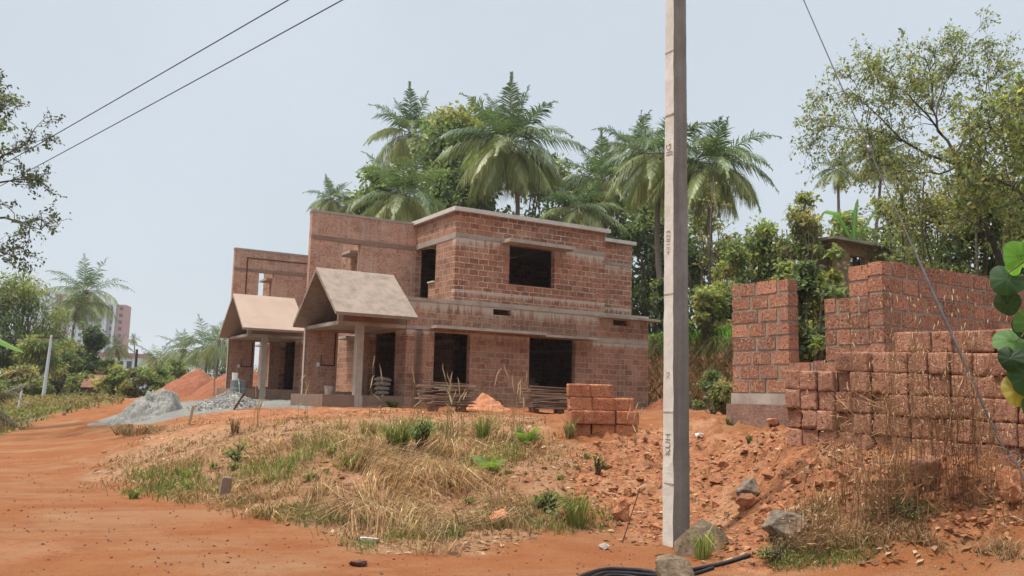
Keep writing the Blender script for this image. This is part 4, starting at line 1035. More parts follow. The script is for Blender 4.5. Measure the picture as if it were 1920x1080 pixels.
cable('power_line', 'lower of the two black power lines crossing the sky at the left', at(1296, -361, 9.3), at(-60, 381, 27), .04, .012, 'wire', 'power line')
# guy wire
ga = at(1508, -4, 8.75); gb = at(1886, 852, 7.75); gt = ga + (ga - gb) * .42
r = empty('guy_wire', gb); tag(r, 'slanting steel guy wire with twisted grip and ring at the right', 'guy wire')
m = MB(); pts = [gt - gb + (gb - gt) * t - np.array([0, 0, .05 * 4 * t * (1 - t)]) for t in np.linspace(0, 1, 20)]; m.tube(pts, .0062, 6); m.build('wire', M['steel'], r, smooth=True)
m = MB(); q = [p for p in pts[-7:]]; m.tube(q, [.008, .012, .014, .014, .014, .015, .015], 8); m.build('wire_grip', M['steel'], r, smooth=True)
m = MB(); k = pts[10] * .5 + pts[11] * .5; dd = (pts[11] - pts[10]) / np.linalg.norm(pts[11] - pts[10])
m.tube([k - dd * .05, k - dd * .02, k + dd * .03, k + dd * .06], [.010, .026, .026, .010], 8); m.build('clamp', M['steel'], r, smooth=True)
ring_c = at(1903, 857, 7.72) - gb; m = MB(); ex = RT; ez = UP
ax = unit(at(1925, 965, 7.6) - gb); bx = unit(np.cross(ax, FW))
m.tube([ring_c + ax * .05 * math.cos(a) + bx * .045 * math.sin(a) for a in np.linspace(0, 2 * math.pi, 17)], .010, 6, cap=False); m.build('ring', M['steel'], r, smooth=True)
end = foot(1930, 7.55); m = MB(); m.tube([ring_c + ax * .05, end - gb + np.array([0, 0, .25]) * .0 - np.array([0, 0, .1])], .010, 8); m.build('anchor_rod', M['steel'], r, smooth=True)
# far utility pole at the left and a dark timber post
b = foot(85, 60); t = at(97, 628, 60)
r = empty('street_pole', b); tag(r, 'tapered pale grey street pole with a crossarm beside the bamboo', 'electric pole')
m = MB(); m.tube([(0, 0, -.2), tuple(t - b)], [.13, .085], 10); m.build('shaft', M['paint_white'], r, smooth=True)
m = MB(); m.box(-.75, .75, -.05, .05, t[2] - b[2] - .25, t[2] - b[2] - .15); m.build('crossarm', M['rust'], r)
b = foot(253, 70); t = at(257, 655, 70)
m = MB(); m.tube([(0, 0, -.2), tuple((t - b) * .5), tuple(t - b)], [.13, .12, .10], 8); o = m.build('timber_post', M['bark_dark'], smooth=True); o.location = b; tag(o, 'dark upright timber post between the bushes at the left', 'post')

# ------------------------------------------------------------------ heaps
def heap(name, label, cat, ctr, rx, ry, h, mat, seed, rot=0, amp=.18, fr=1.6, peak=(0, 0), sharp=1.0, n=64):
    x, y = np.meshgrid(np.linspace(-1, 1, n), np.linspace(-1, 1, n)); x, y = x.ravel(), y.ravel()
    rr = np.hypot(x - peak[0] * (1 - np.hypot(x, y)), y - peak[1] * (1 - np.hypot(x, y)))
    hh = np.clip(1 - rr, 0, 1) ** sharp
    nz = (fbm(x * fr * 2 + seed, y * fr * 2, 5, seed) - .5) * amp * 2 * np.clip(hh * 3, 0, 1)
    c, s = math.cos(rot), math.sin(rot); X = (x * rx * c - y * ry * s); Y = (x * rx * s + y * ry * c)
    gz = G(X + ctr[0], Y + ctr[1]); z = gz - ctr[2] + (hh + nz) * h - .06
    i = (np.arange(n - 1)[:, None] * n + np.arange(n - 1)[None]).ravel()
    Q = np.stack([i, i + 1, i + n + 1, i + n], 1)
    keep = (rr[Q] < 1.02).any(1)
    o = np_mesh(name, np.stack([X, Y, z], 1), Q[keep], mat, smooth=True); o.location = ctr
    return tag(o, label, cat)
c = foot(278, 25.3); heap('sand_heap', 'grey heap of stone dust with gullied sides left of the houses', 'sand heap', c, 1.05, 1.2, .86, M['sand'], 3, .2, .5, 1.9, (.45, 0), .85, 120)
c = foot(365, 58); heap('earth_heap', 'large red earth heap in the distance left of the houses', 'earth heap', c, 2.9, 3.2, 2.2, M['red_earth'], 5, 0, .12, 1.6, (.1, 0), .85)
c = foot(455, 54); heap('earth_heap', 'long red earth heap seen behind the porch of the second house', 'earth heap', c, 3.2, 3.2, 2.2, M['red_earth'], 8, 0, .12, 1.6, (0, 0), .8)
c = foot(915, 26.2); heap('rubble_heap', 'small heap of broken laterite between the two plank piles', 'rubble heap', c, .85, .8, .55, M['laterite_rock'], 9, 0, .22, 2.2, (-.2, 0), .9)
c = foot(1245, 31.0); heap('rubble_heap', 'low red rubble heap at the right hand corner of the house', 'rubble heap', c, .8, .7, .5, M['red_earth'], 12, 0, .3, 2.2)

# ------------------------------------------------------------------ rocks
def hull_rock(seed, sx, sy, sz, n=16, sub=2, amp=.05):
    rs = np.random.default_rng(seed); bm = bmesh.new()
    for p in unit(rs.normal(size=(n, 3))) * rs.uniform(.75, 1.05, (n, 1)): bm.verts.new(Vector((p[0] * sx, p[1] * sy, p[2] * sz)))
    res = bmesh.ops.convex_hull(bm, input=bm.verts)
    bmesh.ops.delete(bm, geom=[v for v in bm.verts if not v.link_faces], context='VERTS')
    bmesh.ops.bevel(bm, geom=bm.edges[:], offset=.04 * min(sx, sy, sz), segments=1, affect='EDGES')
    bmesh.ops.triangulate(bm, faces=bm.faces[:])
    for _ in range(sub): bmesh.ops.subdivide_edges(bm, edges=bm.edges[:], cuts=1, use_grid_fill=True)
    S = max(sx, sy, sz)
    for v in bm.verts: v.co += mnoise.noise_vector(v.co / S * 2.5 + Vector((seed, 0, 0))) * amp * S + mnoise.noise_vector(v.co / S * 8 + Vector((seed, 5, 0))) * amp * .5 * S
    me = bpy.data.meshes.new('rock'); bm.to_mesh(me); bm.free(); return me
def rock(label, px, py, Y, wpx, hpx, mat, seed, name='boulder', cat='rock', sink=.25, deep=.8, rot=0, **k):
    b = foot(px, Y) if py is None else gpx(px, py, Y - 2, Y + 3); s = b[1] / F_PX
    me = hull_rock(seed, wpx * s / 2, wpx * s / 2 * deep, hpx * s / 2 * 1.25, **k); me.materials.append(M[mat])
    return place_mesh(name, me, (b[0], b[1], b[2] + hpx * s / 2 * (1 - sink)), (0, 0, rot), label, cat)
def wedge_rock(name, label, pts, mat, loc):
    bm = bmesh.new()
    for p in pts: bm.verts.new(Vector(p))
    bmesh.ops.convex_hull(bm, input=bm.verts); bmesh.ops.triangulate(bm, faces=bm.faces[:])
    for _ in range(3): bmesh.ops.subdivide_edges(bm, edges=bm.edges[:], cuts=1, use_grid_fill=True)
    for v in bm.verts: v.co += mnoise.noise_vector(v.co * 5) * .012 + mnoise.noise_vector(v.co * 24) * .007
    me = bpy.data.meshes.new(name); bm.to_mesh(me); bm.free(); me.materials.append(M[mat])
    o = bpy.data.objects.new(name, me); COL.objects.link(o); o.location = loc; return tag(o, label, 'rock')
b = foot(1322, 8.75)
wedge_rock('boulder', 'large wedge shaped grey boulder leaning against the foot of the concrete pole', [(-.32,-.14,-.1),(-.30,.1,.02),(-.24,-.1,.14),(-.05,-.02,.27),(.0,.14,.25),(.08,-.10,.22),(.36,-.02,-.04),(.30,.15,-.1),(.1,-.22,-.1),(-.1,-.24,-.05),(0,.25,-.1)], 'rock', (b[0], b[1], b[2] + .02))
b = foot(1264, 7.15)
wedge_rock('boulder', 'angular brown boulder holding down the black pipes in front of the pole', [(-.155,-.02,.22),(-.11,.12,.225),(.0,.10,.25),(.13,.08,.21),(.165,.0,.10),(.12,-.08,.03),(.03,-.16,-.04),(-.06,-.13,-.03),(-.13,-.04,.06),(.1,.12,-.03),(-.1,.1,-.03)], 'rock', (b[0], b[1], b[2] + .02))
rock('dark rounded boulder at the foot of the bank right of the pole', 1478, 1012, 8.6, 100, 58, 'rock_dark', 22, rot=.3)
rock('grey boulder on the rubble bank right of the pole', 1400, 940, 10, 62, 50, 'rock_dark', 27, rot=1.0)
rock('small orange laterite rock in front of the grey boulder on the bank', 1402, 952, 9.8, 46, 28, 'laterite_rock', 28, amp=.09)
rock('big pitted laterite rock by the anchor of the guy wire', 1895, 935, 8, 78, 66, 'laterite_rock', 29, amp=.1, rot=.5)
rock('round pitted laterite lump left of the pole', 1163, 975, 10, 44, 46, 'laterite_rock', 30, amp=.1)
rock('laterite rock in the dry grass low on the slope', 935, 985, 10, 52, 32, 'laterite_rock', 31, amp=.08)
rock('flat pale stone lying at the grass edge by the track', 690, 1018, 9, 42, 14, 'slab', 32, name='stone', deep=.6)
rock('brown dried husk lying on the track', 672, 1062, 7.6, 44, 12, 'rust', 33, name='husk', cat='husk', deep=.4, n=24)
rock('pale stone at the foot of the iron rod', 1133, 1030, 8, 26, 13, 'slab', 34, name='stone')
rock('laterite stone beside the foundation of the roofless walls', 1448, 797, 13, 30, 14, 'laterite_rock', 35, name='stone')
rock('white plastic scrap lying on the earth right of the pole', 1315, 818, 15, 28, 7, 'white', 36, name='plastic_scrap', cat='litter', deep=.5)
rs = random.Random(9)
stones = [(990,905,24),(1022,880,20),(985,890,18),(1095,905,20),(1140,880,26),(1200,905,18),(1215,865,20),(1355,875,40),(1395,860,22),(1440,905,34),(1500,905,44),(1535,925,24),(1340,905,36),
          (1180,930,26),(1330,935,20),(1450,940,22),(1560,985,24),(1120,835,18),(1230,835,24),(1210,825,16),(1385,830,16),(950,1005,22),(880,995,18),(820,1000,16),(610,1000,14),(540,985,14),(430,990,12),
          (640,900,20),(560,860,12),(330,850,14),(250,905,12),(195,850,12),(1620,935,30),(1700,975,26),(1780,1000,22),(1850,985,26),(1660,1010,18),(1420,985,18),(1080,870,16),(1260,880,22)]
sm = [hull_rock(200 + k, 1, .8, .62, 12, 1, .09) for k in range(6)]
places = [((900, 1120), 'low on the sandy patch left of the pole'), ((1120, 1300), 'on the rubble around the pole'), ((1300, 1480), 'on the rubble bank right of the pole'), ((1480, 1930), 'among the dry weeds at the right'), ((0, 560), 'at the left end of the grass slope'), ((560, 900), 'in the dry grass of the slope')]
for k, (px, py, wp) in enumerate(stones):
    b = gpx(px, py); me = sm[k % 6]
    if not me.materials: me.materials.append(M['laterite_rock'])
    where = next(w_ for (a_, c_), w_ in places if a_ <= px < c_)
    s = wp * b[1] / F_PX / 2
    place_mesh('stone', me, (b[0], b[1], b[2] + s * .25), (rs.uniform(-.3, .3), rs.uniform(-.3, .3), rs.uniform(0, 6.3)), 'small reddish laterite stone ' + where, 'stone', 'small laterite stones ' + where, s * rs.uniform(.9, 1.15))

# scattered rubble and gravel: more lumps than anyone could count
def scatter(name, label, pts, rad, mat, kinds, seed, kind='stuff', cat=None, squash=.75, parent=None):
    rng = np.random.default_rng(seed); n = len(pts); base = []
    for k in range(kinds):
        bm = bmesh.new()
        for p in unit(rng.normal(size=(9, 3))) * rng.uniform(.7, 1.1, (9, 1)): bm.verts.new(Vector((p[0], p[1], p[2] * squash)))
        bmesh.ops.convex_hull(bm, input=bm.verts); bmesh.ops.delete(bm, geom=[v for v in bm.verts if not v.link_faces], context='VERTS'); bmesh.ops.triangulate(bm, faces=bm.faces[:])
        bm.verts.index_update(); base.append((np.array([v.co[:] for v in bm.verts]), np.array([[v.index for v in f.verts] for f in bm.faces]))); bm.free()
    Vs, Ts = [], []; k0 = 0
    for k in range(kinds):
        v, t = base[k]; sel = np.arange(n)[np.arange(n) % kinds == k]; a = rng.uniform(0, 6.28, len(sel)); c, s = np.cos(a), np.sin(a)
        X = v[None, :, 0] * c[:, None] - v[None, :, 1] * s[:, None]; Y = v[None, :, 0] * s[:, None] + v[None, :, 1] * c[:, None]; Z = np.broadcast_to(v[None, :, 2], X.shape)
        W = np.stack([X, Y, Z], -1) * rad[sel][:, None, None] + pts[sel][:, None, :]
        Vs.append(W.reshape(-1, 3)); Ts.append((t[None] + (np.arange(len(sel)) * len(v))[:, None, None]).reshape(-1, 3) + k0); k0 += len(sel) * len(v)
    o = np_mesh(name, np.concatenate(Vs), None, mat, parent, T=np.concatenate(Ts))
    return tag(o, label, cat, None, kind)
def region_points(poly, n, rng, ymin, ymax, soft=25, dens=None):
    """random points on the ground inside a patch, spread evenly over the picture depth"""
    xs = [p[0] for p in poly]; out = []; tot = 0
    while tot < n:
        Y = np.exp(rng.uniform(math.log(ymin), math.log(ymax), n)); ax_ = rng.uniform((min(xs) - 960 - 60) / F_PX, (max(xs) - 960 + 60) / F_PX, n); X = ax_ * Y
        Z = G(X, Y); P = np.stack([X, Y, Z], 1); px, py = proj(P)
        d = poly_sd(poly, px, py) / soft; keep = rng.uniform(0, 1, n) < sstep(-.6, .6, d + (fbm(X * 1.1, Y * 1.1, 3, 77) - .5) * 1.5)
        if dens is not None: keep &= rng.uniform(0, 1, n) < dens(X, Y)
        out.append(P[keep]); tot += keep.sum()
        if len(out) > 40: break
    return np.concatenate(out)[:n]
rng = np.random.default_rng(12)
P = region_points(POLY_RUB, 2700, rng, 7.4, 19, 30, lambda x, y: .25 + .75 * sstep(.42, .6, fbm(x * .9, y * .9, 3, 91)))
rad = .008 + .035 * rng.uniform(0, 1, len(P)) ** 4 + .006 * rng.uniform(0, 1, len(P)); P[:, 2] += rad * .2
scatter('rubble', 'broken laterite rubble strewn over the bank around the pole', P, rad, M['laterite_rock'], 6, 3)
P = region_points(POLY_RUB, 260, rng, 7.6, 16, 20, lambda x, y: .15 + .85 * sstep(.45, .62, fbm(x * .9, y * .9, 3, 91))); rad = .03 + .075 * rng.uniform(0, 1, len(P)) ** 2.2; P[:, 2] -= rad * .1
scatter('rubble', 'bigger clods of red laterite half sunk in the bank', P, rad, M['laterite_rock_dark'], 6, 8)
P = region_points([(0,800),(700,830),(1300,1000),(1900,1000),(1920,1080),(0,1080)], 1500, rng, 6.5, 18, 40); rad = .005 + .018 * rng.uniform(0, 1, len(P)) ** 3
scatter('pebbles', 'small dark pebbles scattered over the earth track', P, rad, M['rust'], 5, 4)
# gravel heap: a heap one could lift a stone from, so stones over a core
c = foot(430, 25.6); gh = heap('gravel_heap', 'heap of pale grey crushed stone against the porch of the second house', 'gravel heap', c, .98, 1.0, .50, M['gravel'], 15, 0, .08, 1.5, (.1, 0), .8)
n = 1500; a = rng.uniform(0, 6.28, n); r_ = np.sqrt(rng.uniform(0, 1, n)) * 1.12; x = r_ * np.cos(a) * .98; y = r_ * np.sin(a); hh = np.clip(1 - np.hypot(x / .98 - .1 * (1 - np.minimum(r_, 1)), y), 0, 1) ** .8 * .50
gz = G(x + c[0], y + c[1]) - c[2]
scatter('crushed_stone', None, np.stack([x, y, gz + hh], 1), rng.uniform(.022, .055, n), M['gravel'], 6, 6, 'stuff', None, .7, gh)

# ------------------------------------------------------------------ plank piles, bags, drum, stakes, pipes
def planks(ctr, rz, rows, lab, grp, seed, L=1.3):
    rs = random.Random(seed); m = MB(); m.box(-.5, .5, -.07, .07, -.012, .012); base = m.build('plank', M['wood'], bevel=.003)
    me = base.data; z = .16; first = True; c, s = math.cos(rz), math.sin(rz)
    for sx in (-.42, .38):
        mm = rough_box(.2, .37, .2, 50 + seed + int(sx * 10), .01, 3); mm.materials.append(M['block'])
        gx, gy = ctr[0] + c * sx, ctr[1] + s * sx
        place_mesh('laterite_block', mm, (gx, gy, g1(gx, gy) + .09), (0, 0, rz), 'laterite block propping the %s end of the %s' % ('left' if sx < 0 else 'right', grp), 'block')
    for k in range(rows):
        for j in range(2 if k < rows - 2 else 1):
            l = L * rs.uniform(.7, 1.1); dx = rs.uniform(-.24, .24); dy = (j - .5) * .24 + rs.uniform(-.07, .07) - .05
            o = base if first else bpy.data.objects.new('plank', me)
            if not first: COL.objects.link(o)
            first = False
            o.location = (ctr[0] + c * dx - s * dy, ctr[1] + s * dx + c * dy, ctr[2] + z + rs.uniform(-.004, .004)); o.scale = (l, rs.uniform(.8, 1.5), rs.uniform(.8, 1.4)); o.rotation_euler = (rs.uniform(-.03, .03), rs.uniform(-.035, .035), rz + rs.uniform(-.22, .22))
            tag(o, lab, 'plank', grp)
        z += .036
cA = gpx(838, 772, 22, 27.2); planks(cA + np.array([0, .2, 0]), R(24), 18, 'weathered shuttering plank in the left pile below the narrower opening', 'left plank pile', 1, 1.35)
cB = gpx(1026, 776, 22, 28.5); planks(cB + np.array([0, .2, 0]), R(20), 18, 'weathered shuttering plank in the right pile below the wider opening', 'right plank pile', 2, 1.3)
# planks left on the lower sunshade
for k, (x0, x1, yy) in enumerate([(1.3, 3.4, -.35), (2.6, 3.7, -.2)]):
    m = MB(); m.box(-(x1 - x0) / 2, (x1 - x0) / 2, -.06, .06, -.012, .012); o = m.build('plank', M['wood'], bevel=.003); o.location = H((x0 + x1) / 2, yy, 2.486 + .02 * k); o.rotation_euler = (0, R(-.4), R(YAW + 1.0)); tag(o, ['long plank lying on the lower sunshade of the near house', 'short plank lying on the lower sunshade of the near house'][k], 'plank')
# cement bags by the door
def bag_mesh(seed):
    bm = bmesh.new(); bmesh.ops.create_cube(bm, size=1); bmesh.ops.subdivide_edges(bm, edges=bm.edges[:], cuts=7, use_grid_fill=True)
    for v in bm.verts:
        x, y, z = v.co * 2
        k = (1 - abs(x) ** 4 * .55) * (1 - abs(y) ** 4 * .45); v.co = Vector((x * .3, y * .19, z * .075 * k)) + mnoise.noise_vector(v.co * 5 + Vector((seed, 0, 0))) * .018
    me = bpy.data.meshes.new('cement_bag'); bm.to_mesh(me); bm.free(); me.polygons.foreach_set('use_smooth', np.ones(len(me.polygons), bool)); me.materials.append(M['bag']); return me
for k in range(4):
    p = H(-1.98, 1.0, .2 + .08 + .145 * k) if k < 3 else H(-1.95, 1.05, .2 + .08 + .145 * 3)
    place_mesh('cement_bag', bag_mesh(k), p, (.05 * k, .04, R(YAW + 75 + 5 * k)), 'paper cement bag, %s in the stack by the door of the near porch' % ['lowest', 'second', 'third', 'topmost'][k], 'bag', None)
m = MB(); m.tube([(0,0,0),(0,0,.02),(0,0,.26),(0,0,.27)], [.11,.12,.15,.15], 14); o = m.build('bucket', M['bag'], smooth=False); o.location = H(-3.75, 1.0, .2); tag(o, 'small grey bucket on the platform of the near porch', 'bucket')
# drum with a white pot and hose
b = H(-4.75, DV - 1.6); b[2] = g1(b[0], b[1])
d0 = foot(448, 33.5); r = empty('water_drum', d0); tag(r, 'faded blue grey water drum beside the gravel heap', 'drum')
m = MB(); zz = [0, .03, .28, .30, .58, .60, .86, .9]; m.tube([(0, 0, z) for z in zz], [.27,.29,.30,.315,.315,.30,.29,.27], 20); m.build('barrel', M['drum'], r, smooth=True)
m = MB(); m.tube([(0,0,.87),(0,0,.905)], [.295,.295], 20); m.build('rim', M['concrete'], r)
m = MB(); m.tube([(-.1,0,0),(-.1,0,.02),(-.1,0,.27),(-.1,0,.28)], [.09,.1,.12,.12], 14); o = m.build('bucket', M['white']); o.location = d0 + np.array([-.05, 0, .906]); tag(o, 'white bucket standing on top of the water drum', 'bucket')
m = MB(); m.tube([(0,0,.95),(.06,-.2,.93),(.14,-.34,.75),(.2,-.4,.4),(.34,-.5,.05),(.5,-.8,.02)], .018, 6); o = m.build('hose', M['hose'], smooth=True); o.location = d0; tag(o, 'pale green hose hanging out of the water drum', 'hose')
def stick(name, label, cat, a, b_, rad, mat, n=6, twist=0):
    a = np.array(a); m = MB(); m.tube([(0, 0, 0), tuple(np.array(b_) - a)], rad, n); o = m.build(name, M[mat]); o.location = a; return tag(o, label, cat)
q = gpx(353, 797, 18, 27); stick('stake', 'leaning wooden stake at the edge of the grey sand', 'stake', q - np.array([0, 0, .1]), at(363, 761, q[1]), .035, 'wood_pale', 4)
q = foot(443, 24.4); stick('stake', 'dark stake stuck in the gravel heap', 'stake', q, at(459, 736, 24.4), .03, 'rust', 5)
q = foot(404, 50); stick('stake', 'pale upright stake before the red earth heap', 'stake', q, at(403, 698, 50), .05, 'wood_pale', 4)
q = foot(410, 49.5); m = MB(); m.box(-.35, .35, -.05, .05, -.03, .03); o = m.build('plank', M['wood_pale']); o.location = (q[0], q[1], q[2] + .42); tag(o, 'short horizontal plank before the red earth heap', 'plank')
q = gpx(1164, 1018, 8, 10); stick('iron_rod', 'thin rusty iron rod sticking out of the earth left of the pole', 'rod', q - np.array([0, 0, .05]), at(1200, 915, q[1] + .05), .006, 'rust', 6)
q = gpx(418, 938, 9, 13); m = MB(); m.box(-.06, .06, -.06, .06, -.15, .30); o = m.build('marker_stone', M['plaster'], bevel=.012); o.location = q; o.rotation_euler = (.05, .1, .5); tag(o, 'short square concrete boundary stone in the grass at the left', 'boundary stone')
q = foot(40, 44); stick('stake', 'short white stake by the withered bush at the left edge', 'stake', q, q + np.array([.12, 0, 1.0]), .05, 'paint_white', 6)
def gpipe(label, pxs, rad):
    P = [gpx(a, b_, 5.4, 12) for a, b_ in pxs]; P = np.array(P); t = np.linspace(0, len(P) - 1, 40); i0 = np.minimum(t.astype(int), len(P) - 2); f = (t - i0)[:, None]
    # catmull-rom through the points
    Pm = np.vstack([2 * P[0] - P[1], P, 2 * P[-1] - P[-2]]); a0, a1, a2, a3 = Pm[i0], Pm[i0 + 1], Pm[i0 + 2], Pm[i0 + 3]
    C = .5 * (2 * a1 + (a2 - a0) * f + (2 * a0 - 5 * a1 + 4 * a2 - a3) * f ** 2 + (3 * a1 - a0 - 3 * a2 + a3) * f ** 3)
    C[:, 2] = G(C[:, 0], C[:, 1]) + rad * .9; m = MB(); m.tube([tuple(c - C[0]) for c in C], rad, 10); o = m.build('black_pipe', M['pipe'], smooth=True); o.location = C[0]; return tag(o, label, 'pipe')
gpipe('thick black plastic pipe curving out of the bottom edge under the boulder', [(1060,1110),(1095,1083),(1140,1071),(1200,1073),(1250,1080),(1310,1070),(1405,1045)], .019)
gpipe('shorter black plastic pipe lying in front of the longest one', [(1070,1122),(1110,1086),(1150,1077),(1220,1082),(1270,1083),(1337,1068)], .016)
gpipe('innermost black plastic pipe of the bent bundle at the bottom edge', [(1090,1125),(1125,1088),(1165,1082),(1215,1089),(1262,1090)], .014)

# ------------------------------------------------------------------ far buildings
def tower():
    Y = 420; o0 = at(157, 722, Y); o0[2] = 0; r = empty('apartment_tower', o0, R(12)); tag(r, 'tall white and pink apartment tower in the distance at the left', 'apartment block')
    def ux(px): return (px - 180) * Y / F_PX
    zt = lambda py, px: at(px, py, Y)[2]
    blocks = [('wall', -105, -62, 546, 0, 12, 'paint_white'), ('wall', -62, -34, 552, 1.5, 12, 'paint_pink'), ('wall', -34, -6, 556, 0, 12, 'paint_white'), ('wall', -6, 8, 566, 1.5, 12, 'paint_lilac'), ('wall', 8, 30, 566, 0, 12, 'paint_white'), ('wall', 30, 46, 570, 1.2, 12, 'paint_lilac'), ('wall', 46, 62, 570, .5, 12, 'paint_pink')]
    fin = [(30, 31.5), (44, 46)]
    for n, a, b_, py, y0, y1, mt in blocks:
        m = MB(); m.box(ux(180 + a), ux(180 + b_) - .02, y0, y1, -3, zt(py, 180 + a)); m.build(n, M[mt], r)
    for n, a, b_, py, y0, y1, mt in blocks:
        top = zt(py, 180 + a)
        x0, x1 = ux(180 + a), ux(180 + b_)
        w_ = x1 - x0
        for f in range(11):
            z = top - 3.4 * (f + 1)
            if z < 4: break
            for q in ([.5] if w_ < 6 else [.3, .7]):
                m = MB(); xc = x0 + w_ * q; m.box(xc - .75, xc + .75, y0 - .12, y0 - .005, z + .6, z + 2.1); m.box(xc - 1.0, xc + 1.0, y0 - .5, y0 - .125, z + 2.15, z + 2.3); m.build('window', M['glass'], r)
    m = MB(); 
    for k in range(9): m.box(ux(180 + 8) - .3, ux(180 + 30) + .3, -.35, -.005, zt(566, 188) - 3.4 * (k + 1), zt(566, 188) - 3.4 * (k + 1) + .35)
    m.build('floor_band', M['paint_white'], r)
    m = MB(); m.box(ux(180 + 27), ux(180 + 30), -.9, -.36, 0, zt(566, 188) + 1.5); m.build('fin', M['paint_white'], r)
    m = MB(); m.box(ux(180 + 40), ux(180 + 45), -.3, 1.19, 0, zt(566, 188) + .8); m.build('fin', M['paint_white'], r)
tower()
Y = 150; o0 = foot(218, Y); r = empty('low_building', o0, R(8)); tag(r, 'low white building with pinkish parapet in front of the apartment tower', 'building')
s = Y / F_PX; m = MB(); m.box(-34 * s, 32 * s, 0, 8, -1, 62 * s); m.build('wall', M['paint_white'], r)
m = MB(); m.box(-35 * s, 33 * s, -.3, 8.2, 62 * s, 69 * s); m.build('parapet', M['paint_pink'], r)
for k in range(4):
    m = MB(); m.box((-28 + 15 * k) * s, (-19 + 15 * k) * s, -.06, -.004, 40 * s, 54 * s); m.build('window', M['glass'], r)
    m = MB(); m.box((-28 + 15 * k) * s, (-19 + 15 * k) * s, -.06, -.004, 14 * s, 30 * s); m.build('window', M['glass'], r)
m = MB(); m.box(-34 * s, 32 * s, -.6, -.07, 34 * s, 36 * s); m.build('sunshade', M['paint_white'], r)
# tiled roof between the bushes
Y = 68; o0 = foot(175, Y); r = empty('tiled_house', o0, R(20)); tag(r, 'low house with a dull red tiled roof behind the bushes at the left', 'house'); s = Y / F_PX
m = MB(); m.prism([(-.6, 20*s), (2.2, 44*s), (5, 20*s), (5, 18*s), (2.2, 42*s), (-.6, 18*s)], -18*s, 22*s); m.build('roof', M['rooftile'], r)
m = MB(); m.box(-14*s, 18*s, 0, 4.4, -.3, 17.9*s); m.build('wall', M['plaster'], r)
# small white van parked far off
Y = 90; o0 = foot(246, Y); o0[2] += .85; r = empty('parked_van', o0, R(30)); tag(r, 'small white van parked far off behind the bushes at the left', 'van')
m = MB(); m.prism([(-.75,.35),(-.75,1.0),(-.6,1.75),(.6,1.75),(.75,1.0),(.75,.35)], -1.6, 1.5); m.build('body', M['paint_white'], r, bevel=.06)
for x in (-1.0, .95):
    for y in (-.72, .72):
        m = MB(); m.tube([(x, y - .1, .3), (x, y + .1, .3)], .3, 14); m.build('wheel', M['pipe'], r)
m = MB(); m.box(-1.3, 1.2, -.77, -.70, 1.08, 1.55); m.build('window', M['glass'], r)
# house on the terrace, half hidden by shrubs
Y = 36.2; o0 = at(1560, 447, Y); zt = o0[2]; o0[2] = g1(o0[0], o0[1]) - .2; hgt = zt - o0[2]; r = empty('terrace_house', o0, R(YAW)); tag(r, 'low laterite house with a projecting concrete slab on the bank, half hidden by shrubs', 'house')
m = MB(); m.wall('x', 0, 4.2, 0, .2, 0, hgt - .12, [(1.2, 2.2, hgt - 1.6, hgt - .6)]); m.wall('y', .2, 4.2, 0, .2, 0, hgt - .12, [(1.2, 2.2, hgt - 1.6, hgt - .6)]); m.build('wall', M['wall_rough'], r)
m = MB(); m.box(-.5, 4.4, -.5, 4.4, hgt - .12, hgt); m.build('roof_slab', M['shade'], r)
m = MB(); m.box(.3, 4, .3, 4, 0, .1); m.build('floor_slab', M['concrete'], r)
fr = empty('stake_fence', o0 + np.array([0, 0, hgt]), R(YAW)); tag(fr, 'row of thin wooden stakes standing on the slab of the house on the bank', 'fence')
for k in range(12):
    m = MB(); y = .3 + .3 * k; m.tube([(-.35, y, 0), (-.35 + .03 * math.sin(k * 2), y + .03, .7 + .15 * math.sin(k * 3.1))], .025, 5); m.build('stake', M['wood'], fr)
m = MB(); m.tube([(-.35, .2, .4), (-.35, 3.8, .45)], .02, 5); m.build('rail', M['wood'], fr)
# dry season haze over the whole valley
m = MB(); m.box(-1500, 1500, -60, 1400, -8, 75); hm = bpy.data.materials.new('haze_air'); hm.use_nodes = True; ht = hm.node_tree
ht.nodes.remove(ht.nodes['Principled BSDF']); pv = ht.nodes.new('ShaderNodeVolumePrincipled'); pv.inputs['Density'].default_value = .00028; pv.inputs['Color'].default_value = (.86, .90, .96, 1); pv.inputs['Anisotropy'].default_value = .2
ht.links.new(pv.outputs[0], ht.nodes['Material Output'].inputs['Volume'])
o = m.build('haze', hm); tag(o, 'pale dry season haze over the whole place', None, None, 'stuff'); scene.cycles.volume_bounces = 1; scene.cycles.volume_step_rate = 10
# distant wooded hill behind everything
def hills():
    n = 160; a = np.linspace(-1.1, 1.1, n); Vs = []; rows = [0, .35, .7, 1.0]
    h = 22 * fbm(a * 5, a * 0, 3, 3) + 8 * fbm(a * 30, a * 0, 3, 5) + 6
    h = h * (.35 + .65 * sstep(-.1, .25, np.abs(a + .40)))
    for k, t in enumerate(rows): Vs.append(np.stack([a * (900 + 250 * t), 900 + 250 * t + a * 0, h * math.sin(t * math.pi / 2) - 1], 1))
    V = np.concatenate(Vs); i = (np.arange(3)[:, None] * n + np.arange(n - 1)[None]).ravel(); Q = np.stack([i, i + 1, i + n + 1, i + n], 1)
    tag(np_mesh('hills', V, Q, mat_plain('wooded_hill', (.05, .08, .035), 1, .4, .05, 0), smooth=True), None, None, None, 'structure')
hills()

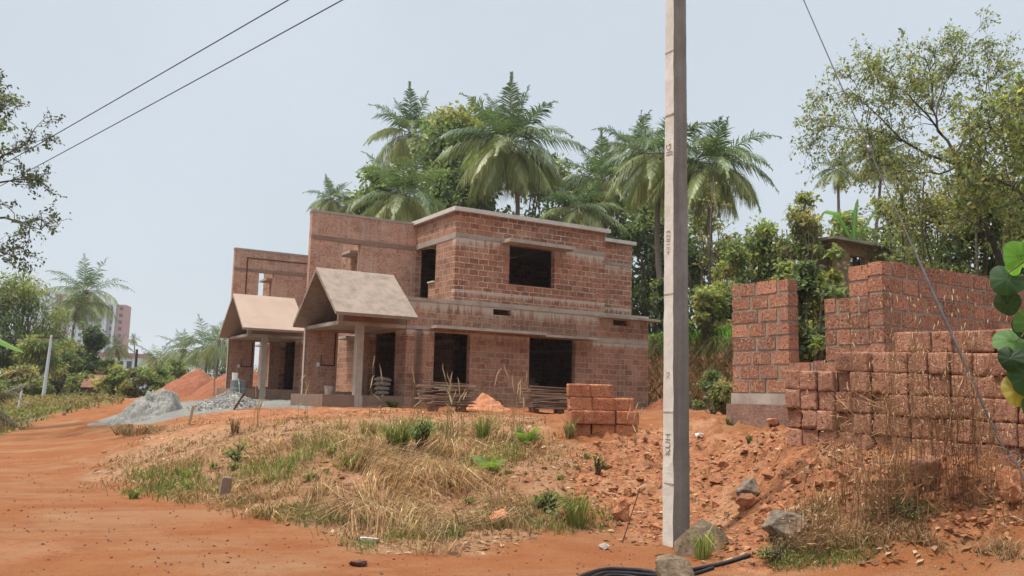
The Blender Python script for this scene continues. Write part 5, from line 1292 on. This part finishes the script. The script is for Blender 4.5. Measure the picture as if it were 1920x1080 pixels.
# ------------------------------------------------------------------ grass and weeds
def blades(P, h, w, lean, cols, rng, curl=.5, name=None):
    """tapered bent blades: P roots, h length, lean horizontal direction*amount"""
    n = len(P); a = rng.uniform(0, 6.283, n); S = np.stack([np.cos(a), np.sin(a), 0 * a], 1) * (w / 2)[:, None]
    up = np.array([0, 0, 1.0]); mid = P + (up * .55 + lean * .35) * h[:, None]; tip = P + (up * (.95 - curl)[:, None] + lean * (.8 + curl)[:, None]) * h[:, None]
    V = np.stack([P - S, P + S, mid + S * .75, mid - S * .75, tip + S * .12, tip - S * .12], 1).reshape(-1, 3)
    b = np.arange(n)[:, None] * 6; Q = np.concatenate([b + [[0, 1, 2, 3]], b + [[3, 2, 4, 5]]])
    return V, Q, np.repeat(cols, 6, 0)
STRAW = np.array([(0.470, 0.312, 0.168), (0.521, 0.406, 0.230), (0.376, 0.223, 0.123), (0.400, 0.235, 0.134), (0.259, 0.147, 0.087), (0.176, 0.100, 0.062)])
GRASS = np.array([(.17,.20,.055), (.23,.24,.08), (.13,.155,.045), (.29,.27,.11)])
rng = np.random.default_rng(21)
def grass_field(name, label, poly, n, ymin, ymax, hr, cols, dens, leanamt, seed, wr=(.006, .016), lie=.0, soft=25):
    rng = np.random.default_rng(seed); P = region_points(poly, n, rng, ymin, ymax, soft, dens); n = len(P)
    h = rng.uniform(hr[0], hr[1], n) * (.5 + fbm(P[:, 0] * .8, P[:, 1] * .8, 3, seed)); a = rng.uniform(0, 6.283, n)
    am = fbm(P[:, 0] * .5, P[:, 1] * .5, 2, seed + 1) * 12; a = np.where(rng.uniform(0, 1, n) < lie, am + rng.normal(size=n) * .35, a)
    le = np.stack([np.cos(a), np.sin(a), 0 * a], 1) * (leanamt * rng.uniform(.3, 1.3, n))[:, None]
    cl = rng.uniform(0, .75, n) + .2 * lie
    c = cols[rng.integers(0, len(cols), n)] * rng.uniform(.65, 1.25, (n, 1)); w_ = rng.uniform(*wr, n) * (P[:, 1] / 11)
    V, Q, C = blades(P, h, w_, le, c, rng, cl); return tag(np_mesh(name, V, Q, M['straw'], col=C), label, None, None, 'stuff')
clump = lambda s, lo, hi, k=1.0: (lambda x, y: sstep(lo, hi, fbm(x * k, y * k, 3, s)))
grass_field('dry_grass', 'tangled dry straw coloured grass lying over the slope before the house', [(180,912),(300,880),(430,850),(560,815),(900,806),(1000,815),(1010,850),(930,880),(1000,960),(960,1005),(860,1028),(700,1030),(500,968),(300,930)], 8200, 8.2, 22, (.06, .25), STRAW, clump(5, .46, .64, 1.3), 1.0, 31, lie=.8)
grass_field('dry_grass', 'short withered stubble over the upper part of the slope', POLY_GRASS, 9000, 8.2, 24, (.04, .12), STRAW * .8, clump(6, .35, .6, .7), 1.0, 32)
grass_field('dry_grass', 'matted straw in the thick tuft at the middle of the slope', [(640,850),(760,812),(960,812),(960,850),(900,960),(780,1010),(600,1000),(560,930)], 4800, 8.6, 17, (.14, .40), STRAW * 1.05, clump(8, .48, .6, 1.5), 1.2, 33, lie=.9)
grass_field('green_grass', 'green grass blades among the dry ones on the slope', [(240,900),(420,870),(640,815),(780,806),(970,812),(1000,860),(900,890),(760,850),(620,900),(420,950),(300,930)], 2400, 8.6, 20, (.12, .34), GRASS, clump(9, .50, .66, 1.6), .6, 34)
grass_field('green_grass', 'short green grass and weeds along the lower grass edge', [(220,915),(340,900),(520,940),(900,990),(1150,960),(1150,990),(900,1020),(700,1025),(480,965)], 3200, 8.2, 13, (.06, .18), GRASS * .9, clump(10, .46, .6, 1.2), .6, 35)
grass_field('green_grass', 'greenish weeds and grass on the verge at the far left', POLY_GREEN, 6000, 22, 80, (.10, .32), np.concatenate([GRASS * .8, STRAW * .7]), clump(12, .3, .5, .4), .7, 36, (.015, .03), soft=12)
grass_field('dry_grass', 'dry stubble and leaves between the weeds at the right', [(1420,1040),(1520,960),(1640,900),(1920,880),(1930,1060),(1700,1010)], 5200, 6.8, 10, (.05, .22), STRAW * .85, clump(13, .4, .58, 1.4), .9, 37)
grass_field('green_grass', 'small green weeds at the foot of the right bank', [(1430,1035),(1560,1010),(1640,955),(1800,940),(1800,975),(1600,1060),(1450,1070)], 1900, 6.8, 10, (.03, .10), GRASS * .8, clump(14, .44, .6, 1.4), .7, 38)
def litter():
    rng = np.random.default_rng(71); P = np.concatenate([region_points(POLY_GRASS, 5200, rng, 8.2, 24, 25), region_points([(1000,830),(1240,800),(1480,840),(1930,880),(1930,1060),(1400,1060),(1100,1010)], 2600, rng, 6.8, 16, 25)])
    n = len(P); a = rng.uniform(0, 6.28, n); D = unit(np.stack([np.cos(a), np.sin(a), rng.normal(size=n) * .3], 1)); P[:, 2] += .012
    L = rng.uniform(.03, .13, n); V, Q = diamonds(P, D, L, L * rng.uniform(.15, .6, n), rng, 1.2)
    tag(np_mesh('leaf_litter', V, Q, M['straw'], col=leaf_cols(n, [(.20,.11,.06), (.33,.21,.12), (.12,.07,.045), (.40,.29,.18), (.25,.13,.06)], rng)), 'dead leaves and broken straw littering the slope and the bank', None, None, 'stuff')
litter()
def verge_cover():
    rng = np.random.default_rng(72); P = region_points(POLY_GREEN, 16000, rng, 22, 85, 12); n = len(P); hh = fbm(P[:, 0] * .35, P[:, 1] * .35, 3, 73); P[:, 2] += rng.uniform(0, 1, n) * (.05 + .9 * np.clip(hh - .38, 0, 1)) * (.6 + P[:, 1] / 90)
    D = unit(rng.normal(size=(n, 3)) + np.array([0, 0, .5])); L = rng.uniform(.08, .26, n); V, Q = diamonds(P, D, L, L * .5, rng, .6)
    c = np.where((fbm(P[:, 0] * .25, P[:, 1] * .25, 3, 74) > .5)[:, None], np.array([(.13,.15,.05)]), np.array([(.20,.15,.075)])) * rng.uniform(.55, 1.35, (n, 1))
    tag(np_mesh('ground_cover', V, Q, M['leaf'], col=np.repeat(c, 4, 0)), 'low matted weeds and brush covering the verge at the left', None, None, 'stuff')
verge_cover()
# bright grass along the top edge of the bank behind
def bank_grass():
    rng = np.random.default_rng(40); n = 60000; X = rng.uniform(4, 22, n); Y = rng.uniform(18, 48, n); Z = G(X, Y, False); d1 = np.maximum((X - 6.4) * .926 + (Y - 36) * .378, (X - 4) * .25 + (Y - 46) * .97)
    k = (d1 > .8) & (d1 < 4.0) & (Z > 3.3); P = np.stack([X, Y, G(X, Y)], 1)[k]; n = len(P)
    a = rng.uniform(0, 6.28, n); le = np.stack([np.cos(a), np.sin(a), 0 * a], 1) * rng.uniform(.2, .7, (n, 1)); c = np.array([(.17,.34,.06), (.23,.40,.08), (.13,.26,.05)])[rng.integers(0, 3, n)] * rng.uniform(.7, 1.2, (n, 1))
    V, Q, C = blades(P, rng.uniform(.35, .8, n), rng.uniform(.03, .06, n), le, c, rng, rng.uniform(.1, .6, n)); tag(np_mesh('green_grass', V, Q, M['straw'], col=C), 'bright green grass along the top of the earth bank', None, None, 'stuff')
    # roots and dry creepers hanging down the cut face
    n = 60000; X = rng.uniform(4, 18, n); Y = rng.uniform(18, 46, n); d1 = np.maximum((X - 6.4) * .926 + (Y - 36) * .378, (X - 4) * .25 + (Y - 46) * .97)
    k = (d1 > -.3) & (d1 < 1.7); X, Y = X[k], Y[k]; P = np.stack([X, Y, G(X, Y) + .05], 1); n = len(P)
    a = rng.normal(size=n) * .5 + math.atan2(-.378, -.926); le = np.stack([np.cos(a), np.sin(a), 0 * a - .8], 1) * rng.uniform(.5, 1.1, (n, 1))
    c = np.concatenate([STRAW[:5] * .26, np.array([(.08, .05, .033)]), GRASS * .40])[rng.integers(0, 10, n)]
    V, Q, C = blades(P, rng.uniform(.3, 1.0, n), rng.uniform(.02, .05, n), le, c, rng, rng.uniform(.3, .8, n)); tag(np_mesh('dry_creepers', V, Q, M['straw'], col=C), 'dry roots and creepers hanging down the cut face of the bank', None, None, 'stuff')
bank_grass()
def tuft(label, px, py, Yr, hpx, wpx, n, cols, seed, name='grass_tuft', cat='grass tuft', wid=.012, curl=(.05, .7), spread=.9, base_r=.12):
    rng = np.random.default_rng(seed); b = gpx(px, py, *Yr); s = b[1] / F_PX; h = hpx * s; a = rng.uniform(0, 6.283, n); rr = np.sqrt(rng.uniform(0, 1, n)) * wpx * s * base_r
    P = np.stack([np.cos(a) * rr, np.sin(a) * rr, 0 * a - .02], 1); a2 = a + rng.normal(size=n) * .6; le = np.stack([np.cos(a2), np.sin(a2), 0 * a], 1) * (rng.uniform(.1, 1, n) * spread * wpx / hpx * .5)[:, None]
    c = np.asarray(cols)[rng.integers(0, len(cols), n)] * rng.uniform(.7, 1.25, (n, 1))
    V, Q, C = blades(P, h * rng.uniform(.5, 1.1, n), wid * rng.uniform(.6, 1.3, n), le, c, rng, rng.uniform(*curl, n)); o = np_mesh(name, V, Q, M['straw'], col=C); o.location = b; return tag(o, label, cat)
tuft('large green grass tuft growing at the track edge left of the pole', 1080, 985, (8, 11), 95, 130, 170, GRASS, 1, wid=.013)
tuft('green grass tuft growing against the wedge shaped boulder by the pole', 1318, 1026, (7.5, 8.42), 85, 110, 70, GRASS * 1.2, 2, wid=.012)
tuft('dry and green tuft at the left foot of the small block pile', 1068, 822, (13, 17), 52, 60, 110, np.concatenate([GRASS, STRAW]), 3, wid=.018)
tuft('tall pale green grass clump at the top of the slope below the left plank pile', 905, 838, (12, 17), 75, 60, 150, GRASS * 1.1, 4, wid=.018, curl=(.0, .35))
tuft('bushy green grass clump on the upper middle of the slope', 745, 850, (11, 16), 80, 110, 260, np.concatenate([GRASS, GRASS * .7]), 5, wid=.018, curl=(.0, .5))
tuft('yellowish grass clump near the top of the slope', 690, 830, (12, 17), 60, 70, 150, np.concatenate([GRASS, STRAW]), 6, wid=.018)
tuft('dry grass clump at the left part of the slope top', 440, 815, (13, 19), 45, 40, 110, STRAW * .9, 7, wid=.02)
tuft('dry bent grass heap in the middle of the slope', 815, 900, (10, 13), 60, 140, 320, STRAW, 8, wid=.012, curl=(.5, 1.0), base_r=.35)
tuft('dry bent grass heap above the middle of the slope', 850, 850, (11, 15), 55, 120, 260, STRAW * 1.05, 9, wid=.014, curl=(.5, 1.0), base_r=.35)
tuft('dry bent grass heap low on the slope near the track', 700, 960, (9, 12), 50, 190, 380, STRAW * .9, 10, wid=.012, curl=(.6, 1.0), base_r=.4)
tuft('low green tuft by the boundary stone', 250, 935, (10, 14), 30, 50, 90, GRASS, 11, wid=.014)
tuft('small green plant left of the boundary stone', 350, 920, (10, 14), 34, 60, 70, GRASS * 1.1, 12, wid=.02)
tuft('small green tuft beside the foundation of the roofless wall', 1370, 797, (12, 17), 22, 44, 110, GRASS, 13, wid=.016)
tuft('small dark tuft on the earth left of the long stack', 1405, 830, (11, 15), 26, 30, 60, GRASS * .7, 14, wid=.014)
tuft('yellow green weed tuft left of the large tuft by the track', 1015, 950, (9, 12), 40, 70, 140, GRASS * .8, 15, wid=.014, curl=(.4, .9))
tuft('dark weeds at the foot of the near porch platform', 735, 764, (22, 28.0), 20, 60, 120, GRASS * .55, 16, wid=.03)
tuft('heap of dry roots at the left crest of the slope', 265, 815, (17, 25), 34, 120, 260, STRAW * .55, 17, name='dry_brush', cat='dry brush', wid=.02, curl=(.5, 1), base_r=.35)
tuft('small fresh green weed on the slope above the boundary stone', 440, 880, (11, 16), 26, 40, 70, GRASS * 1.2, 18, wid=.02)
for k, (px, py, hh, ww) in enumerate([(560,830,34,50),(620,855,30,44),(830,820,50,60),(930,810,44,50),(400,880,26,40),(500,905,28,44),(580,900,26,40),(880,945,26,40),(760,985,22,36),(1100,860,24,36),(1050,900,22,34),(310,905,20,34)]):
    tuft(['green tuft left of the yellowish clump near the slope top','small green tuft low left of the bushy clump','tall mixed green tuft under the left plank pile','green tuft beside the pale clump at the slope top','low tuft by the fresh green weed','green tuft right of the boundary stone','green tuft in the dry grass below the left crest','sparse green tuft below the bright fern','sparse tuft close to the track below the dry heap','green tuft on the sandy patch below the block pile','tiny tuft on the sandy patch','low tuft at the left tip of the slope'][k], px, py, (9, 19), hh, ww, 90, np.concatenate([GRASS, STRAW[:2]]), 40 + k, wid=.015, curl=(.1, .8))
# ferns
def fern(label, px, py, Yr, wpx, seed, nf=16):
    rng = np.random.default_rng(seed); b = gpx(px, py, *Yr); s = b[1] / F_PX; L0 = wpx * s * .62; Vs, Cs = [], []
    for i in range(nf):
        az = i * 2.4 + rng.normal() * .2; el = R(rng.uniform(30, 78)); d = np.array([math.cos(az) * math.cos(el), math.sin(az) * math.cos(el), math.sin(el)]); p = np.zeros(3); L = L0 * rng.uniform(.7, 1.15); ns = 14
        for k in range(ns):
            d = unit(d - np.array([0, 0, .11])); p = p + d * L / ns; sd_ = unit(np.cross(d, [0, 0, 1.0])); w_ = L * .2 * math.sin(min(1, k / ns + .18) * math.pi) ** .7
            for sg in (-1, 1):
                q = p + sd_ * sg * w_ + d * w_ * .35 - np.array([0, 0, w_ * .2]); ww = d * L / ns * .42
                Vs.append(np.stack([p - ww, p + ww, q + ww * .4, q - ww * .4])); Cs.append(np.tile(np.array([(.13,.20,.035)]) * rng.uniform(.7, 1.3), (4, 1)))
    V = np.concatenate(Vs); Q = np.arange(len(V)).reshape(-1, 4); o = np_mesh('fern', V, Q, M['leaf'], col=np.concatenate(Cs)); o.location = b; tag(o, label, 'fern')
fern('bright green fern in the middle of the slope', 915, 890, (10, 14), 105, 3, 20)
fern('darker green fern higher on the slope, right of the first', 985, 836, (12, 17), 90, 4, 18)
fern('pale yellow green fern in the dry grass left of the middle', 655, 875, (10, 15), 70, 5, 14)
fern('small yellowish fern above the boundary stone', 350, 895, (10, 15), 48, 6, 10)
# leafy low weeds
def weed(label, px, py, Yr, wpx, hpx, n, cols, seed, size=.05):
    b = gpx(px, py, *Yr); s = b[1] / F_PX; o = bush(label, b, wpx * s, hpx * s, seed=seed, n=n, size=size, cols=cols, clumps=9, name='weed', cat='weed', bark='rust', droop=.1)
weed('leafy dark green weed in the thick tuft on the slope', 790, 842, (11, 16), 60, 60, 420, GREEN, 301, .06)
weed('low leafy weed left of the large tuft by the track', 1030, 960, (9, 12), 80, 34, 380, GREEN, 302, .045)
weed('small leafy weed on the sandy patch', 1120, 890, (10, 14), 34, 36, 160, YGREEN, 303, .045)
weed('leafy weed above the boundary stone on the slope', 445, 870, (11, 16), 40, 44, 200, YGREEN, 304, .06)
weed('patch of small leafy weeds among the dry stalks at the right', 1700, 968, (7, 10), 120, 26, 700, GREEN, 305, .03)
weed('patch of tiny weeds below the dark boulder at the right', 1465, 1045, (6.5, 9), 110, 24, 500, DRYISH + GREEN, 306, .025)
# reeds with pale seed heads in front of the house, dry stalks at the right
def stalks(label, px, py, Yr, wpx, hpx, n, seed, col, headc, name='dry_weed_clump', cat='dry weeds', rad=.003, head=.05, leaves=3, tilt=.12, arms=0):
    rng = np.random.default_rng(seed); b = gpx(px, py, *Yr); s = b[1] / F_PX; tb = Tubes(); hb = Tubes(); LP, LD = [], []
    for k in range(n):
        p = np.array([rng.normal() * wpx * s * .3, rng.normal() * wpx * s * .25, -.03]); h = hpx * s * rng.uniform(.45, 1.05); q = p + np.array([rng.normal() * tilt * h, rng.normal() * tilt * h, h]); c = bend(p, q, .018, rng, 6)
        tb.add(c, np.linspace(rad, rad * .5, 6), 3)
        e = unit(c[-1] - c[-2] + rng.normal(size=3) * .05); hl = head * rng.uniform(.6, 1.4); hb.add(np.array([c[-1], c[-1] + e * hl * .3, c[-1] + e * hl * .7 + rng.normal(size=3) * .03 * hl, c[-1] + e * hl + rng.normal(size=3) * .05 * hl]), np.array([rad * .8, rad * 1.8, rad * 1.6, rad * .4]), 4)
        for _ in range(leaves):
            i = rng.integers(1, 5); LP.append(c[i]); LD.append(unit(rng.normal(size=3) * .7 + np.array([0, 0, -.1])))
        for _ in range(arms):
            i = rng.integers(2, 5); e2 = c[i] + np.array([rng.normal() * .12, rng.normal() * .12, rng.uniform(.02, .22)]) * h * .8; cc = bend(c[i], e2, .08, rng, 4); tb.add(cc, np.linspace(rad * .7, rad * .4, 4), 3)
            hb.add(np.array([cc[-1], cc[-1] + unit(cc[-1] - cc[-2]) * head * .5]), np.array([rad * 1.6, rad * .8]), 4)
    V1, Q1 = tb.get(); V2, Q2 = hb.get(); P = np.array(LP); D = np.array(LD); V3, Q3 = diamonds(P, D, rng.uniform(.5, 1.3, len(P)) * hpx * s * .16, .009 * min(b[1], 13) / 9, rng, .2)
    V = np.concatenate([V1, V2, V3]); Q = np.concatenate([Q1, Q2 + len(V1), Q3 + len(V1) + len(V2)])
    C = np.concatenate([np.tile([col], (len(V1), 1)), np.tile([headc], (len(V2), 1)), np.repeat(np.array([col]) * rng.uniform(.8, 1.6, (len(P), 1)), 4, 0)])
    o = np_mesh(name, V, Q, M['straw'], col=C); o.location = b; return tag(o, label, cat)
BR = (.30, .18, .10); HD = (.58, .42, .26); BR2 = (.20, .105, .06)
for k, (lab, px, py, w_, h_, n, arms) in enumerate([
 ('sparse dry weed stalks left of the main brown clump at the right', 1585, 965, 60, 250, 16, 2),
 ('tall brown dry weed clump in front of the middle of the long stack', 1665, 968, 100, 330, 48, 3),
 ('dense upright dry weeds right of the tall brown clump', 1735, 960, 60, 330, 34, 2),
 ('thick dark dry weed clump before the right part of the long stack', 1800, 955, 50, 330, 34, 2),
 ('dry weed clump beside the guy wire', 1845, 950, 50, 300, 26, 2),
 ('low dry weeds beside the dark boulder at the right', 1530, 1040, 60, 120, 26, 2),
 ('low tangled dry stalks at the foot of the tall brown clump', 1640, 985, 130, 120, 40, 2),
 ('thin dry stalks by the pitted laterite rock', 1890, 985, 60, 160, 14, 1),
]): stalks(lab, px, py, (6.6, 9.6), w_, h_ * 1.2, n, 400 + k, BR2 if k in (3, 6) else BR, HD, arms=arms)
RD = (.27, .20, .11); RH = (.44, .33, .21)
for k, (lab, px, py, w_, h_, n) in enumerate([
 ('two dry reed stems in front of the left wall of the near porch', 575, 786, 26, 75, 4), ('dry reed stem before the column of the near porch', 693, 788, 6, 100, 2), ('dry reed stems left of the narrower opening', 778, 786, 22, 70, 5),
 ('tall dry reeds with pale heads in front of the left plank pile', 852, 838, 34, 135, 12), ('tall dry reeds with pale heads between the two plank piles', 968, 838, 44, 120, 10), ('dry reed stem leaning by the door of the near porch', 716, 784, 6, 72, 2),
 ('dry reed stem on the grass slope crest at the left', 480, 800, 30, 60, 6), ('dry bent reed at the right foot of the small block pile', 1190, 835, 30, 55, 6)]):
    stalks(lab, px, py, (12, 26), w_, h_, n, 450 + k, RD, RH, 'reed_clump', 'reeds', .0055, .26, 1, .05)

# ------------------------------------------------------------------ leafy creeper at the right edge, banana leaf at the left edge
def heart_leaf(parent, c, d, nrm, size, colr, seed):
    """broad cupped heart shaped leaf with radiating folds"""
    d = unit(np.array(d, float)); nrm = np.array(nrm, float); s = unit(np.cross(d, nrm)); nn = unit(np.cross(s, d)); nr, na = 7, 40; V = [c]; C = [np.array(colr) * 1.3]
    for i in range(1, nr + 1):
        r_ = i / nr
        for k in range(na):
            a = 2 * math.pi * k / na; rad = .52 * (1 - .20 * math.cos(a)) + (.13 * max(0, math.cos(a)) ** 6); notch = .36 * math.exp(-((abs(a - math.pi)) / .30) ** 2)
            rad = rad * (1 - notch); x = math.cos(a) * rad * r_ + .1; y = math.sin(a) * rad * r_ * 1.04
            rib = math.cos(a * 9) * .018 * r_; z = -.20 * r_ * r_ * (.6 + .4 * math.cos(2 * a + seed)) + rib + .03 * math.sin(3 * a + seed) * r_
            V.append(c + (d * x + s * y + nn * z) * size); C.append(np.array(colr) * (1.25 if (k * 9 // na) != ((k + 1) * 9 // na) else .95))
    Q, T = [], []
    for k in range(na):
        m_ = (k + 1) % na; T.append([0, 1 + k, 1 + m_])
        for i in range(nr - 1): a0 = 1 + i * na; Q.append([a0 + k, a0 + na + k, a0 + na + m_, a0 + m_])
    V = np.array(V); o = np_mesh('leaf', V, np.array(Q), M['leaf'], parent, col=np.array(C), smooth=True, T=np.array(T)); return o
Yc = 3.4; b = np.array([at(2010, 700, Yc)[0], Yc, 0]); b[2] = g1(b[0], b[1]); r = empty('climbing_plant', b); tag(r, 'climbing plant with large heart shaped green leaves hanging at the right edge', 'climber')
nodes = [at(*p) - b for p in ((2000, 1180, Yc), (1985, 900, Yc), (1960, 740, Yc), (1945, 600, Yc), (1950, 480, Yc), (1975, 400, Yc))]
m = MB(); m.tube([tuple(p) for p in nodes], [.012, .010, .008, .007, .006, .005], 7); m.build('stem', M['bark'], r, smooth=True)
LF = [(1912, 487, 62, (.10, .23, .035), (-.55, -.2, .75), (-.35, -.75, .35)), (1888, 520, 62, (.030, .065, .022), (-.6, -.1, -.45), (-.3, -.85, .25)), (1884, 566, 44, (.022, .045, .018), (.3, .0, -.9), (-.6, -.7, 0)),
      (1908, 612, 40, (.02, .04, .016), (.2, 0, -.9), (-.9, -.4, 0)), (1904, 640, 76, (.07, .15, .04), (-.7, -.2, -.2), (-.2, -.75, .55)), (1928, 610, 60, (.08, .17, .045), (.3, -.3, .5), (-.2, -.8, .4)),
      (1892, 668, 44, (.02, .042, .016), (-.3, 0, -.9), (-.6, -.7, .1)), (1925, 700, 70, (.035, .075, .025), (-.4, -.2, -.7), (-.2, -.9, .2)), (1910, 725, 62, (.24, .20, .03), (-.4, -.1, -.8), (-.5, -.8, .1)), (1940, 545, 50, (.05, .1, .03), (.4, -.3, .2), (-.3, -.8, .3)),
      (1945, 460, 60, (.06, .13, .03), (.5, -.2, .4), (-.2, -.8, .4)), (1948, 760, 60, (.04, .09, .03), (.3, -.2, -.7), (-.2, -.9, .2))]
for k, (px, py, wp, colr, d, nm) in enumerate(LF):
    s = Yc / F_PX; heart_leaf(r, at(px + 4, py, Yc + .02 * (k % 5)) - b, d, nm, wp * s * .98, tuple(min(.6, q * 1.25) for q in colr), k)
m = MB()
for px, py in ((1905, 480), (1890, 512), (1915, 632), (1930, 690)):
    q = at(px, py, Yc) - b; j = min(nodes, key=lambda n_: np.linalg.norm(n_ - q)); m.tube([tuple(j), tuple((j + q) / 2 + np.array([0, 0, .01])), tuple(q)], [.004, .0035, .003], 5)
m.build('leaf_stalk', M['bark'], r)
# banana plant just outside the left edge, one blade reaching in
Yb = 30.0; b = foot(-70, Yb); r = empty('banana_plant', b); tag(r, 'banana plant at the left edge with one broad bright leaf reaching in', 'banana plant')
m = MB(); m.tube([(0, 0, -.1), (.02, 0, .7), (0, .02, 1.4), (.05, 0, 2.0)], [.15, .13, .11, .08], 10); m.build('stem', M['palm_trunk'], r, smooth=True)
def blade(pts, wid, colr, seed):
    rng = np.random.default_rng(seed); pts = np.array(pts); t = np.linspace(0, len(pts) - 1, 24); i0 = np.minimum(t.astype(int), len(pts) - 2); f = (t - i0)[:, None]; C = pts[i0] * (1 - f) + pts[i0 + 1] * f
    C[1:-1] = (C[:-2] + C[1:-1] + C[2:]) / 3; T = unit(np.gradient(C, axis=0)); S = unit(np.cross(T, [0, 0, 1.0])); u = np.linspace(0, 1, 24); W = wid * np.sin(np.clip(u * .93 + .07, 0, 1) * math.pi) ** .5
    V = np.stack([C + S * W[:, None] - np.array([0, 0, .25]) * W[:, None], C + S * W[:, None] * .5 + np.array([0, 0, .05]) * W[:, None], C, C - S * W[:, None] * .5 + np.array([0, 0, .05]) * W[:, None], C - S * W[:, None] - np.array([0, 0, .25]) * W[:, None]], 1).reshape(-1, 3)
    i = (np.arange(23)[:, None] * 5 + np.arange(4)[None]).ravel(); Q = np.stack([i, i + 1, i + 6, i + 5], 1); cc = np.tile(colr, (len(V), 1)) * rng.uniform(.9, 1.1, (len(V), 1)); cc[2::5] *= 1.5
    return np_mesh('leaf', V, Q, M['leaf'], r, col=np.clip(cc, 0, 1), smooth=True)
blade([(.05, 0, 2.0), at(-40, 630, Yb) - b, at(0, 638, Yb - .3) - b, at(46, 662, Yb - .5) - b], .32, (.16, .30, .05), 1)
blade([(.05, 0, 2.0), at(-110, 560, Yb) - b, at(-150, 560, Yb) - b, at(-180, 600, Yb) - b], .32, (.10, .22, .04), 2)
blade([(.05, 0, 1.9), at(-60, 590, Yb + .6) - b, at(-50, 560, Yb + 1) - b, at(-40, 590, Yb + 1.6) - b], .3, (.08, .18, .035), 3)
b = foot(-10, 30); palm('young drooping palm with brownish fronds at the left edge by the track', b, b + np.array([-.3, 0, .75]), 1.9, 14, 51, .12, [(.12,.11,.05), (.10,.12,.045), (.16,.10,.05)], 2, 'palms along the far left skyline')
# banana leaves in the shrubs at the right
Yb = 37.5; b = foot(1612, Yb); r = empty('banana_plant', b); tag(r, 'banana plant with upright leaves among the shrubs on the bank', 'banana plant')
top = at(1600, 455, Yb) - b; m = MB(); m.tube([(0, 0, -.1), tuple(top * .5), tuple(top)], [.14, .12, .08], 8); m.build('stem', M['bark'], r, smooth=True)
blade([top, at(1603, 400, Yb) - b, at(1608, 372, Yb) - b], .28, (.09, .17, .05), 4)
blade([top, at(1640, 395, Yb) - b, at(1685, 380, Yb) - b, at(1700, 410, Yb) - b], .26, (.12, .20, .06), 5)
blade([top, at(1650, 425, Yb) - b, at(1680, 430, Yb) - b, at(1690, 460, Yb) - b], .24, (.16, .17, .07), 6)
blade([top, at(1570, 400, Yb) - b, at(1545, 395, Yb) - b, at(1530, 425, Yb) - b], .24, (.08, .17, .04), 7)
